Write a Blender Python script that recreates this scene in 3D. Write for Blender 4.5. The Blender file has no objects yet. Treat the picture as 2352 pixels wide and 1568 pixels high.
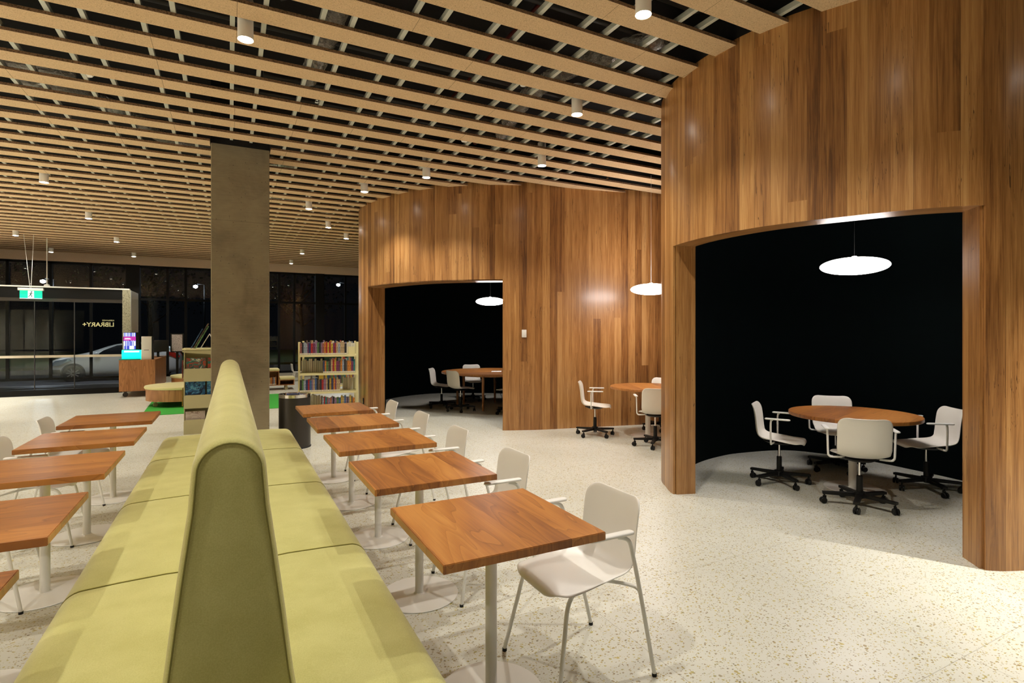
import bpy, bmesh, math, random
from math import sin, cos, pi, radians, atan2, sqrt, floor
from mathutils import Vector, Matrix
random.seed(7)
S = bpy.context.scene
COL = S.collection

# ------------------------------------------------------------------ camera
F_PX, YAW, CAM_H = 1248.0, 0.479, 1.525
cd = bpy.data.cameras.new('camera'); cam = bpy.data.objects.new('camera', cd); COL.objects.link(cam)
cd.sensor_width = 36.0; cd.lens = F_PX / 2352 * 36.0; cd.shift_y = -19.0 / 2352
cd.clip_start = 0.05; cd.clip_end = 300
cam.location = (0, 0, CAM_H); cam.rotation_euler = (pi / 2, 0, -YAW)
S.camera = cam
# ------------------------------------------------------------------ exposure + world
S.view_settings.view_transform = 'Standard'; S.view_settings.look = 'None'
S.view_settings.gamma = 1.0; S.view_settings.use_curve_mapping = False
S.view_settings.exposure = 0.06
W = bpy.data.worlds.new('night'); S.world = W; W.use_nodes = True
W.node_tree.nodes['Background'].inputs[0].default_value = (0.10, 0.12, 0.16, 1)
W.node_tree.nodes['Background'].inputs[1].default_value = 0.02
DOWN_W = 132.0          # watts of each ceiling downlight
PEND_E = 26.0          # emission strength of the pendant discs
WARM = (1.0, 0.94, 0.83)
LAMP_Z = 3.735
DOWNLIGHTS = [(0.105,4.56),(2.55,2.93),(3.12,4.58),(3.66,6.19),(2.48,7.42),(1.87,8.62),(1.25,10.26),(1.83,11.87),(2.42,13.08),
              (1.79,16.12),(1.73,18.55),(-2.42,10.24),(-2.42,13.08),(-2.44,16.12),(-2.46,18.96),(-4.31,16.12),(-4.33,18.96)]
DOWN_HIDDEN = [(-2.35,7.4),(-2.35,4.16),(-2.3,1.34),(0.105,1.75),(2.9,1.34),(5.2,0.11),(-4.3,10.24),(-4.3,13.08),(-4.3,4.56),(-4.3,7.4),(-4.3,1.73),(-6.2,4.56),(-6.2,7.4),(-6.2,10.24),(-6.2,13.08),(-6.2,16.12),(-6.2,1.73),(-6.2,-1.1),(-7.9,4.56),(-7.9,8.8),(-7.9,13.08),(-7.9,1.0)]  # unseen lamps: some read off shadows and the grid, others added for ceiling bounce

# ------------------------------------------------------------------ material helpers
class N:
    def __init__(s, name, rough=0.5, metal=0.0):
        s.m = bpy.data.materials.new(name); s.m.use_nodes = True; s.t = s.m.node_tree; s.n = s.t.nodes
        s.b = s.n['Principled BSDF']; s.b.inputs['Roughness'].default_value = rough; s.b.inputs['Metallic'].default_value = metal
    def add(s, typ, **kw):
        x = s.n.new(typ)
        for k, v in kw.items(): setattr(x, k, v)
        return x
    def put(s, sock, v):
        if isinstance(v, bpy.types.NodeSocket): s.t.links.new(v, sock)
        elif v is not None:
            try: sock.default_value = v
            except Exception: sock.default_value = tuple(v) + (1,)
    def math(s, op, a, b=None, c=None, clamp=False):
        x = s.add('ShaderNodeMath', operation=op, use_clamp=clamp); s.put(x.inputs[0], a)
        if b is not None: s.put(x.inputs[1], b)
        if c is not None: s.put(x.inputs[2], c)
        return x.outputs[0]
    def xyz(s, x, y, z=0.0):
        c = s.add('ShaderNodeCombineXYZ'); s.put(c.inputs[0], x); s.put(c.inputs[1], y); s.put(c.inputs[2], z); return c.outputs[0]
    def sep(s, v):
        c = s.add('ShaderNodeSeparateXYZ'); s.put(c.inputs[0], v); return c.outputs
    def noise(s, v, scale, detail=2, dist=0.0, rough=0.5, col=False):
        x = s.add('ShaderNodeTexNoise'); s.put(x.inputs['Vector'], v); x.inputs['Scale'].default_value = scale
        x.inputs['Detail'].default_value = detail; x.inputs['Distortion'].default_value = dist; x.inputs['Roughness'].default_value = rough
        return x.outputs['Color' if col else 'Fac']
    def white(s, v, out='Value'):
        x = s.add('ShaderNodeTexWhiteNoise'); s.put(x.inputs['Vector'], v); return x.outputs[out]
    def ramp(s, f, stops, interp='LINEAR'):
        x = s.add('ShaderNodeValToRGB'); s.put(x.inputs[0], f); r = x.color_ramp; r.interpolation = interp
        while len(r.elements) > 1: r.elements.remove(r.elements[-1])
        r.elements[0].position, r.elements[0].color = stops[0][0], tuple(stops[0][1]) + (1,)
        for p, c in stops[1:]: r.elements.new(p).color = tuple(c) + (1,)
        return x.outputs[0]
    def mix(s, f, a, b, mode='MIX'):
        x = s.add('ShaderNodeMix', data_type='RGBA', blend_type=mode); s.put(x.inputs[0], f); s.put(x.inputs[6], a); s.put(x.inputs[7], b)
        return x.outputs[2]
    def coord(s, which='Object'): return s.add('ShaderNodeTexCoord').outputs[which]
    def vmul(s, v, m):
        x = s.add('ShaderNodeVectorMath', operation='MULTIPLY'); s.put(x.inputs[0], v); s.put(x.inputs[1], m); return x.outputs[0]
    def vadd(s, v, m):
        x = s.add('ShaderNodeVectorMath', operation='ADD'); s.put(x.inputs[0], v); s.put(x.inputs[1], m); return x.outputs[0]
    def bump(s, h, strength=0.3, dist=0.01):
        x = s.add('ShaderNodeBump'); s.put(x.inputs['Height'], h); x.inputs['Strength'].default_value = strength; x.inputs['Distance'].default_value = dist
        s.t.links.new(x.outputs[0], s.b.inputs['Normal'])
    def base(s, c): s.put(s.b.inputs['Base Color'], c)

def plain(name, c, rough=0.5, metal=0.0, var=0.04, scale=6.0, coat=0.0, spec=None, emit=None):
    n = N(name, rough, metal)
    f = n.noise(n.coord(), scale, 3)
    lo = tuple(max(0, x * (1 - var)) for x in c); hi = tuple(min(1, x * (1 + var)) for x in c)
    n.base(n.ramp(f, [(0.3, lo), (0.7, hi)]))
    if coat: n.b.inputs['Coat Weight'].default_value = coat; n.b.inputs['Coat Roughness'].default_value = 0.15
    if spec is not None: n.b.inputs['Specular IOR Level'].default_value = spec
    if emit: n.b.inputs['Emission Color'].default_value = tuple(emit[:3]) + (1,); n.b.inputs['Emission Strength'].default_value = emit[3]
    return n.m

def wall_wood():
    n = N('timber boards', 0.34); uv = n.coord('UV'); u, v, _ = n.sep(uv)
    bw = 0.125
    ub = n.math('DIVIDE', u, bw); bi = n.math('FLOOR', ub); fr = n.math('FRACT', ub)
    ro = n.white(n.xyz(bi, 3.1)); vv = n.math('ADD', v, n.math('MULTIPLY', ro, 7.0)); ri = n.math('FLOOR', n.math('DIVIDE', vv, 5.3))
    cell = n.xyz(bi, ri, 1.7)
    tone = n.white(cell); rc = n.white(cell, 'Color')
    sub = n.white(n.xyz(n.math('FLOOR', n.math('MULTIPLY', ub, 3.0)), ri, 5.0))
    g = n.vadd(n.xyz(n.math('MULTIPLY', u, 9.0), n.math('MULTIPLY', v, 0.35)), n.vmul(rc, (40, 40, 40)))
    g1 = n.noise(g, 3.6, 6, 1.0, 0.66)
    g2 = n.noise(n.vadd(n.xyz(n.math('MULTIPLY', u, 110.0), n.math('MULTIPLY', v, 1.6)), n.vmul(rc, (30, 30, 30))), 2.0, 3, 0.3)
    f = n.math('ADD', n.math('MULTIPLY', tone, 0.25), n.math('ADD', n.math('MULTIPLY', g1, 0.66), n.math('MULTIPLY', g2, 0.34)))
    f = n.math('ADD', f, n.math('MULTIPLY', sub, 0.13))
    c = n.ramp(n.math('MULTIPLY', f, 0.76), [(0.35, (0.13, 0.050, 0.015)), (0.44, (0.26, 0.112, 0.032)), (0.54, (0.385, 0.180, 0.055)), (0.64, (0.50, 0.265, 0.092)), (0.76, (0.60, 0.35, 0.145))])
    # dark gum veins
    vn = n.noise(n.vadd(n.xyz(n.math('MULTIPLY', u, 16.0), n.math('MULTIPLY', v, 0.42)), n.vmul(rc, (17, 17, 17))), 1.6, 3, 1.4)
    ve = n.math('ABSOLUTE', n.math('SUBTRACT', vn, 0.5)); ve = n.math('LESS_THAN', ve, 0.006)
    pick = n.math('GREATER_THAN', n.noise(n.xyz(n.math('MULTIPLY', u, 4.0), n.math('MULTIPLY', v, 1.3)), 1.0, 1), 0.58)
    ve = n.math('MULTIPLY', ve, pick)
    c = n.mix(n.math('MULTIPLY', ve, 0.75), c, (0.06, 0.022, 0.008))
    gap = n.math('LESS_THAN', fr, 0.014)
    c = n.mix(n.math('MULTIPLY', gap, 0.7), c, (0.05, 0.018, 0.006))
    n.b.inputs['Coat Weight'].default_value = 0.35; n.b.inputs['Coat Roughness'].default_value = 0.22
    n.base(c)
    n.put(n.b.inputs['Roughness'], n.math('ADD', 0.30, n.math('MULTIPLY', g2, 0.16)))
    n.bump(n.math('SUBTRACT', n.math('MULTIPLY', g2, 0.25), gap), 0.25, 0.004)
    return n.m

def table_wood(axis, name, tint=(1, 1, 1)):
    """boards run along local axis; every copy of the table gets another piece of timber"""
    n = N(name, 0.30); p = n.coord('Object'); x, y, z = n.sep(p)
    r = n.add('ShaderNodeObjectInfo').outputs['Random']
    a, b = (x, y) if axis == 'Y' else (y, x)          # a across the boards, b along them
    ub = n.math('DIVIDE', n.math('ADD', a, 2.03), 0.17); bi = n.math('FLOOR', ub)
    rc = n.white(n.xyz(bi, n.math('MULTIPLY', r, 57.0)), 'Color'); tone = n.white(n.xyz(bi, n.math('MULTIPLY', r, 31.0), 2.0))
    off = n.vmul(rc, (23, 23, 23))
    g = n.vadd(n.xyz(n.math('MULTIPLY', a, 6.5), n.math('MULTIPLY', b, 0.95), n.math('MULTIPLY', z, 2.0)), off)
    w0 = n.noise(g, 1.3, 1.2, 0.5, 0.4)
    rings = n.math('FRACT', n.math('MULTIPLY', w0, 8.0))
    fine = n.noise(n.vadd(n.xyz(n.math('MULTIPLY', a, 85.0), n.math('MULTIPLY', b, 2.4)), off), 1.6, 4, 0.5, 0.65)
    f = n.math('ADD', n.math('MULTIPLY', tone, 0.26), n.math('ADD', n.math('MULTIPLY', w0, 0.30), n.math('ADD', n.math('MULTIPLY', rings, 0.13), n.math('MULTIPLY', fine, 0.36))))
    c = n.ramp(f, [(0.22, (0.16, 0.052, 0.018)), (0.40, (0.31, 0.115, 0.032)), (0.58, (0.47, 0.188, 0.044)), (0.82, (0.62, 0.29, 0.078))])
    line = n.math('LESS_THAN', n.math('ABSOLUTE', n.math('SUBTRACT', rings, 0.04)), 0.016)
    c = n.mix(n.math('MULTIPLY', line, 0.24), c, (0.10, 0.03, 0.01))
    if tint != (1, 1, 1): c = n.mix(1.0, c, tint, 'MULTIPLY')
    n.base(c)
    n.put(n.b.inputs['Roughness'], n.math('ADD', 0.26, n.math('MULTIPLY', fine, 0.12)))
    n.bump(fine, 0.06, 0.002)
    return n.m

def terrazzo():
    n = N('terrazzo', 0.28); n.b.inputs['Specular IOR Level'].default_value = 0.32; p = n.coord('Object')
    warp = n.vadd(p, n.vmul(n.noise(p, 60.0, 2, col=True), (0.012, 0.012, 0.0)))
    cl = n.noise(p, 0.9, 4); base = n.ramp(cl, [(0.3, (0.635, 0.635, 0.565)), (0.7, (0.715, 0.715, 0.645))])
    c = base
    for sc, thr, rad, pal in ((88.0, 0.62, 0.36, 0), (150.0, 0.56, 0.36, 1), (55.0, 0.93, 0.32, 0)):
        v = n.add('ShaderNodeTexVoronoi', feature='F1'); n.put(v.inputs['Vector'], n.vmul(warp, (0.78 if pal else 0.85, 1.0, 1.0))); v.inputs['Scale'].default_value = sc
        cr, cg, cb = n.sep(v.outputs['Color'])
        m = n.math('MULTIPLY', n.math('GREATER_THAN', cr, thr), n.math('LESS_THAN', v.outputs['Distance'], n.math('MULTIPLY', n.math('ADD', cb, 0.35), rad)))
        stops = [(0.0, (0.22, 0.13, 0.04)), (0.22, (0.36, 0.26, 0.05)), (0.5, (0.52, 0.41, 0.06)), (0.72, (0.40, 0.36, 0.09)), (0.88, (0.15, 0.11, 0.05)), (1.0, (0.40, 0.33, 0.18))]
        chip = n.ramp(cg, stops)
        c = n.mix(n.math('MULTIPLY', m, 0.8), c, chip)
    x, y, z = n.sep(p)
    for s_, o in ((x, -1.78), (y, -1.29)):
        fr = n.math('FRACT', n.math('DIVIDE', n.math('ADD', s_, o + 130.0), 1.3))
        g = n.math('LESS_THAN', fr, 0.0028)
        c = n.mix(n.math('MULTIPLY', g, 0.42), c, (0.20, 0.18, 0.14))
    n.base(c)
    n.put(n.b.inputs['Roughness'], n.math('ADD', 0.28, n.math('MULTIPLY', n.noise(p, 3.0, 3), 0.14)))
    return n.m

def fabric():
    n = N('lime wool fabric', 0.95); p = n.coord('Object')
    f1 = n.noise(p, 7.0, 4); f2 = n.noise(p, 260.0, 2)
    w = n.math('ADD', n.math('SINE', n.math('MULTIPLY', n.math('ADD', n.sep(p)[1], n.sep(p)[0]), 2600.0)), n.math('SINE', n.math('MULTIPLY', n.math('ADD', n.sep(p)[2], n.math('MULTIPLY', n.sep(p)[0], 0.4)), 2600.0)))
    f = n.math('ADD', n.math('MULTIPLY', f1, 0.5), n.math('MULTIPLY', f2, 0.5))
    n.base(n.ramp(f, [(0.3, (0.50, 0.475, 0.155)), (0.7, (0.66, 0.635, 0.26))]))
    n.b.inputs['Sheen Weight'].default_value = 0.3
    n.bump(n.math('ADD', n.math('MULTIPLY', w, 0.3), f2), 0.18, 0.0012)
    return n.m

def batten_mat():
    n = N('wood wool board', 0.95); p = n.coord('Object')
    f = n.noise(n.vmul(p, (1.0, 1.0, 1.0)), 120.0, 4, 1.5, 0.7); f1 = n.noise(p, 3.0, 3)
    c = n.ramp(f, [(0.33, (0.34, 0.20, 0.09)), (0.45, (0.74, 0.52, 0.30)), (0.7, (0.92, 0.70, 0.43))])
    c = n.mix(n.math('MULTIPLY', f1, 0.2), c, (0.84, 0.60, 0.34))
    x, y, z = n.sep(p); yi = n.math('FLOOR', n.math('DIVIDE', n.math('SUBTRACT', y, 2.655 - 8.1), 0.405))
    fr = n.math('FRACT', n.math('DIVIDE', n.math('ADD', n.math('SUBTRACT', x, 0.045), 60.0), 0.6))
    pick = n.math('GREATER_THAN', n.white(n.xyz(n.math('FLOOR', n.math('DIVIDE', n.math('ADD', x, 59.955), 0.6)), yi)), 0.55)
    g = n.math('MULTIPLY', n.math('LESS_THAN', fr, 0.006), pick)
    c = n.mix(n.math('MULTIPLY', g, 0.75), c, (0.12, 0.07, 0.03))
    n.base(c); n.bump(f, 0.9, 0.006)
    return n.m

def concrete():
    n = N('board marked concrete', 0.8); p = n.coord('Object')
    f = n.noise(p, 2.2, 6, 0.4, 0.65); st = n.noise(n.vmul(p, (3, 3, 40)), 2.0, 3)
    c = n.ramp(n.math('ADD', n.math('MULTIPLY', f, 0.8), n.math('MULTIPLY', st, 0.2)), [(0.3, (0.18, 0.145, 0.092)), (0.5, (0.27, 0.225, 0.148)), (0.7, (0.34, 0.29, 0.19))])
    v = n.add('ShaderNodeTexVoronoi'); n.put(v.inputs['Vector'], p); v.inputs['Scale'].default_value = 22
    pit = n.math('MULTIPLY', n.math('LESS_THAN', v.outputs['Distance'], 0.13), n.math('GREATER_THAN', n.sep(v.outputs['Color'])[0], 0.72))
    zz = n.sep(p)[2]; jl = n.math('LESS_THAN', n.math('ABSOLUTE', n.math('SUBTRACT', zz, 2.93)), 0.004)
    c = n.mix(n.math('MAXIMUM', n.math('MULTIPLY', pit, 0.7), n.math('MULTIPLY', jl, 0.3)), c, (0.09, 0.07, 0.05))
    n.base(c); n.bump(n.math('SUBTRACT', f, pit), 0.25, 0.006); return n.m

def speckle(name, a, b):
    n = N(name, 0.85); p = n.coord('Object'); f = n.noise(p, 90.0, 3)
    n.base(n.ramp(f, [(0.38, a), (0.5, b)])); n.bump(f, 0.3, 0.003); return n.m

def glass_mat(name, tint=(0.9, 0.93, 0.92), refl=1.0):
    m = bpy.data.materials.new(name); m.use_nodes = True; t = m.node_tree; t.nodes.clear()
    o = t.nodes.new('ShaderNodeOutputMaterial'); tr = t.nodes.new('ShaderNodeBsdfTransparent'); gl = t.nodes.new('ShaderNodeBsdfGlossy'); mx = t.nodes.new('ShaderNodeMixShader'); fr = t.nodes.new('ShaderNodeFresnel')
    tr.inputs[0].default_value = tuple(tint) + (1,); gl.inputs['Roughness'].default_value = 0.0; gl.inputs[0].default_value = (refl, refl, refl, 1)
    fr.inputs[0].default_value = 1.5
    t.links.new(fr.outputs[0], mx.inputs[0]); t.links.new(tr.outputs[0], mx.inputs[1]); t.links.new(gl.outputs[0], mx.inputs[2]); t.links.new(mx.outputs[0], o.inputs[0])
    return m

def foil():
    n = N('crinkled foil', 0.22, 1.0); p = n.coord('Object'); f = n.noise(p, 16.0, 5, 2.0, 0.7)
    n.base((0.75, 0.72, 0.68, 1)); n.bump(f, 1.0, 0.06); return n.m

def cab_wood():
    n = N('cabinet veneer', 0.4); p = n.coord('Object'); x, y, z = n.sep(p)
    w0 = n.noise(n.xyz(n.math('MULTIPLY', n.math('ADD', x, y), 5.0), 0.0, n.math('MULTIPLY', z, 0.5)), 1.6, 2, 0.7)
    r = n.math('FRACT', n.math('MULTIPLY', w0, 9.0))
    n.base(n.ramp(n.math('ADD', n.math('MULTIPLY', w0, 0.5), n.math('MULTIPLY', r, 0.3)), [(0.2, (0.28, 0.11, 0.035)), (0.6, (0.50, 0.23, 0.085))])); return n.m

M = {}
M['wall'] = wall_wood(); M['topY'] = table_wood('Y', 'table timber lengthwise'); M['topX'] = table_wood('X', 'table timber crosswise', (1.0, 0.97, 0.93))
M['topR'] = table_wood('X', 'round table timber'); M['legwood'] = cab_wood()
M['floor'] = terrazzo(); M['fabric'] = fabric(); M['batten'] = batten_mat(); M['concrete'] = concrete()
M['edge'] = speckle('brown batten edge with painted shade', (0.13, 0.07, 0.03), (0.30, 0.17, 0.09)); M['soffit'] = speckle('bulkhead board', (0.52, 0.37, 0.25), (0.72, 0.54, 0.39)); M['endboard'] = speckle('speckled end board', (0.12, 0.11, 0.07), (0.38, 0.36, 0.25))  # batten sides: brown edge tone, with some of their shade put into the colour
M['upstand'] = speckle('concrete upstand', (0.34, 0.33, 0.28), (0.46, 0.45, 0.39))
M['dark'] = plain('dark green lining', (0.0008, 0.0026, 0.0028), 0.85, var=0.15, spec=0.06)
M['white'] = plain('white shell plastic', (0.86, 0.84, 0.81), 0.32, var=0.01)
M['cream'] = plain('cream shell plastic', (0.84, 0.81, 0.73), 0.32, var=0.01)
M['whitemetal'] = plain('white powder coated steel', (0.86, 0.85, 0.82), 0.35, var=0.01)
M['black'] = plain('black plastic', (0.006, 0.006, 0.006), 0.45, var=0.1, spec=0.35)
M['rubber'] = plain('rubber foot', (0.01, 0.01, 0.01), 0.7)
M['chrome'] = plain('chrome', (0.75, 0.74, 0.72), 0.12, 1.0, var=0.01)
M['channel'] = plain('galvanised channel', (0.55, 0.57, 0.50), 0.45, 0.2, var=0.05)
M['slab'] = plain('black sprayed slab', (0.008, 0.007, 0.007), 0.95, var=0.3, scale=30)
M['service'] = plain('black service pipe', (0.03, 0.028, 0.028), 0.45, var=0.2)
M['redpipe'] = plain('red sprinkler pipe', (0.10, 0.012, 0.008), 0.5)
M['foil'] = foil()
M['frame'] = plain('black window frame', (0.004, 0.004, 0.004), 0.6, spec=0.2)
M['plaster'] = plain('warm plaster', (0.82, 0.74, 0.62), 0.9)
M['can'] = plain('downlight housing', (0.86, 0.82, 0.77), 0.5, var=0.01)
M['lens'] = plain('lit lamp lens', (1, 1, 1), 0.5, emit=(1.0, 0.92, 0.80, 60.0))
M['pend'] = plain('lit pendant lens', (1, 1, 1), 0.5, emit=(1.0, 0.92, 0.88, PEND_E))
M['glass'] = glass_mat('window glass', (0.92,0.94,0.93), 0.5); M['boxglass'] = glass_mat('vestibule glass', (0.93, 0.95, 0.94), 0.10)
M['band'] = plain('cream vinyl band', (0.60, 0.54, 0.42), 0.7)
M['sign'] = plain('yellow vinyl lettering', (0.62, 0.60, 0.32), 0.6)
M['bin'] = plain('dark grey bin body', (0.055, 0.050, 0.045), 0.35, 0.5)
M['rug'] = plain('bright green carpet', (0.035, 0.36, 0.035), 0.95, var=0.15, scale=60)
M['cushion'] = plain('pale yellow vinyl', (0.72, 0.66, 0.33), 0.6)
M['rack'] = plain('pale olive steel', (0.50, 0.46, 0.25), 0.5, var=0.02)
M['shelf'] = plain('cream yellow steel shelf', (0.80, 0.74, 0.40), 0.45, var=0.02)
M['page'] = plain('book pages', (0.78, 0.74, 0.62), 0.8)
M['carbody'] = plain('silver car paint', (0.68, 0.69, 0.70), 0.3, 0.2, var=0.01, coat=0.6)
M['carglass'] = plain('dark car window', (0.01, 0.012, 0.014), 0.08)
M['tyre'] = plain('tyre rubber', (0.012, 0.012, 0.012), 0.8)
M['alloy'] = plain('alloy wheel', (0.5, 0.5, 0.5), 0.3, 0.8)
M['headlamp'] = plain('clear headlamp', (0.25, 0.35, 0.45), 0.1, 0.6)
M['tail'] = plain('red tail lamp', (0.45, 0.02, 0.01), 0.2)
M['asphalt'] = plain('asphalt', (0.05, 0.05, 0.055), 0.85, var=0.3, scale=40)
M['grass'] = plain('grass', (0.03, 0.10, 0.015), 0.95, var=0.5, scale=20)
M['bark'] = plain('tree bark', (0.12, 0.09, 0.07), 0.9, var=0.4, scale=20)
M['leaf'] = plain('leaves', (0.025, 0.04, 0.015), 0.8, var=0.4, scale=3)
M['streetlamp'] = plain('street lamp head', (1, 1, 1), 0.5, emit=(0.75, 0.85, 1.0, 60.0))
M['screenblue'] = plain('lit screen white blue', (0.5, 0.5, 0.8), 0.4, emit=(0.62, 0.70, 1.0, 1.0))
M['screenpurple'] = plain('lit screen magenta', (0.5, 0.1, 0.4), 0.4, emit=(0.62, 0.06, 0.42, 1.0))
M['teal'] = plain('lit turquoise tray', (0.0, 0.5, 0.4), 0.4, emit=(0.0, 0.85, 0.62, 1.3))
M['exitgreen'] = plain('lit exit green', (0, 0.4, 0.25), 0.4, emit=(0.0, 0.60, 0.36, 1.1))
M['exitwhite'] = plain('lit exit white', (1, 1, 1), 0.4, emit=(0.9, 1.0, 0.95, 1.2))
M['paper'] = plain('white paper', (0.85, 0.85, 0.82), 0.7)
M['poster'] = speckle('collage poster', (0.10, 0.08, 0.08), (0.62, 0.55, 0.55))
BOOKC = [(0.42,0.03,0.03),(0.03,0.05,0.16),(0.02,0.20,0.22),(0.55,0.40,0.22),(0.03,0.03,0.035),(0.62,0.22,0.03),(0.20,0.04,0.12),(0.35,0.40,0.48),(0.08,0.16,0.35),(0.35,0.12,0.10),(0.60,0.40,0.05),(0.10,0.22,0.07),(0.30,0.18,0.30),(0.15,0.10,0.07)]
for i, c in enumerate(BOOKC): M['book%d' % i] = plain('book cover %d' % i, tuple(v*0.8 for v in c), 0.5, var=0.7, scale=60)

# ------------------------------------------------------------------ mesh helpers
def finish(name, bm, mat, parent=None, smooth=False, auto=None, loc=None):
    me = bpy.data.meshes.new(name)
    bmesh.ops.recalc_face_normals(bm, faces=bm.faces)
    bm.to_mesh(me); bm.free()
    for m in (mat if isinstance(mat, (list, tuple)) else [mat]): me.materials.append(m)
    if smooth:
        for p in me.polygons: p.use_smooth = True
        if auto is not None:
            me.set_sharp_from_angle(angle=radians(auto))
    o = bpy.data.objects.new(name, me); COL.objects.link(o)
    if parent: o.parent = parent
    if loc: o.location = loc
    return o
def box(bm, x0, x1, y0, y1, z0, z1, mi=0, mat=None):
    vs = [bm.verts.new(p) for p in ((x0,y0,z0),(x1,y0,z0),(x1,y1,z0),(x0,y1,z0),(x0,y0,z1),(x1,y0,z1),(x1,y1,z1),(x0,y1,z1))]
    if mat is not None:
        for v in vs: v.co = mat @ v.co
    fs = []
    for f in ((0,3,2,1),(4,5,6,7),(0,1,5,4),(1,2,6,5),(2,3,7,6),(3,0,4,7)):
        fc = bm.faces.new([vs[i] for i in f]); fc.material_index = mi; fs.append(fc)
    return vs, fs
def bbox_obj(name, dims, mat, parent=None, bevel=0.0, seg=2):
    bm = bmesh.new(); box(bm, *dims)
    if bevel: bmesh.ops.bevel(bm, geom=bm.edges[:], offset=bevel, segments=seg, affect='EDGES', profile=0.5)
    return finish(name, bm, mat, parent, smooth=bool(bevel), auto=40 if bevel else None)
def prism(bm, pts, z0, z1, mi=0, mat=None):
    a = [bm.verts.new((p[0], p[1], z0)) for p in pts]; b = [bm.verts.new((p[0], p[1], z1)) for p in pts]
    if mat is not None:
        for v in a + b: v.co = mat @ v.co
    n = len(pts); fs = [bm.faces.new(a[::-1]), bm.faces.new(b)]
    for i in range(n): fs.append(bm.faces.new((a[i], a[(i+1) % n], b[(i+1) % n], b[i])))
    for f in fs: f.material_index = mi
    return fs
def lathe(bm, prof, seg=32, c=(0,0), mi=0, close=True):
    rings = []
    for r, z in prof:
        if r < 1e-6: rings.append([bm.verts.new((c[0], c[1], z))])
        else: rings.append([bm.verts.new((c[0]+r*cos(2*pi*k/seg), c[1]+r*sin(2*pi*k/seg), z)) for k in range(seg)])
    for a, b in zip(rings, rings[1:]):
        for k in range(seg):
            k2 = (k+1) % seg
            if len(a) == 1 and len(b) == 1: continue
            if len(a) == 1: f = bm.faces.new((a[0], b[k2], b[k]))
            elif len(b) == 1: f = bm.faces.new((a[k], a[k2], b[0]))
            else: f = bm.faces.new((a[k], a[k2], b[k2], b[k]))
            f.material_index = mi
    if close:
        for r in (rings[0], rings[-1]):
            if len(r) > 1: bm.faces.new(r).material_index = mi
def tube(bm, pts, r, seg=10, mi=0, cap=True):
    pts = [Vector(p) for p in pts]; rr = r if isinstance(r, (list, tuple)) else [r]*len(pts)
    rings = []; up = None
    for i, p in enumerate(pts):
        t = (pts[min(i+1, len(pts)-1)] - pts[max(i-1, 0)]).normalized()
        if up is None:
            up = Vector((0,0,1)) if abs(t.z) < 0.9 else Vector((1,0,0))
        s = t.cross(up).normalized(); up = s.cross(t).normalized()
        rings.append([bm.verts.new(p + (s*cos(2*pi*k/seg) + up*sin(2*pi*k/seg))*rr[i]) for k in range(seg)])
    for a, b in zip(rings, rings[1:]):
        for k in range(seg): bm.faces.new((a[k], a[(k+1) % seg], b[(k+1) % seg], b[k])).material_index = mi
    if cap:
        bm.faces.new(rings[0]).material_index = mi; bm.faces.new(rings[-1]).material_index = mi
def catmull(pts, n=8):
    out = []; P = [pts[0]] + list(pts) + [pts[-1]]
    for i in range(1, len(P)-2):
        p0, p1, p2, p3 = [Vector(q) for q in P[i-1:i+3]]
        for k in range(n):
            t = k/n; out.append(0.5*((2*p1)+(p2-p0)*t+(2*p0-5*p1+4*p2-p3)*t*t+(3*p1-p0-3*p2+p3)*t**3))
    out.append(Vector(P[-2])); return out
def empty(name, loc=(0,0,0), rz=0.0):
    o = bpy.data.objects.new(name, None); COL.objects.link(o); o.location = loc; o.rotation_euler = (0,0,rz); o.empty_display_size = 0.1; return o
def tag(o, label, cat, group=None):
    o['label'] = label; o['category'] = cat
    if group: o['group'] = group
    return o
def structure(o, label=None):
    o['kind'] = 'structure'
    if label: o['label'] = label
    return o
def kids(o): return [c for c in bpy.data.objects if c.parent == o]
def copy_tree(o, parent=None):
    c = o.copy(); COL.objects.link(c); c.parent = parent
    for ch in kids(o): copy_tree(ch, c)
    return c
def place(proto, used, loc, rz, label, cat, group):
    o = proto if not used[0] else copy_tree(proto); used[0] = True
    o.location = loc; o.rotation_euler = (0,0,rz); tag(o, label, cat, group); return o

# ------------------------------------------------------------------ setting: floor, outer walls
bm = bmesh.new(); box(bm, -9, 11, -7, 20.3, -0.2, 0.0); structure(finish('floor', bm, M['floor']), 'pale cream terrazzo floor with ochre and brown chips')
bm = bmesh.new(); box(bm, -9.2, -9, -7, 20.3, -0.2, 4.7); structure(finish('wall_left', bm, M['plaster']))
bm = bmesh.new(); box(bm, -9.2, 11.2, -7.2, -7, -0.2, 4.7); structure(finish('wall_back', bm, M['dark']))
bm = bmesh.new(); box(bm, 11, 11.2, -7, 20.3, -0.2, 4.7); structure(finish('wall_right', bm, M['plaster']))

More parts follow.
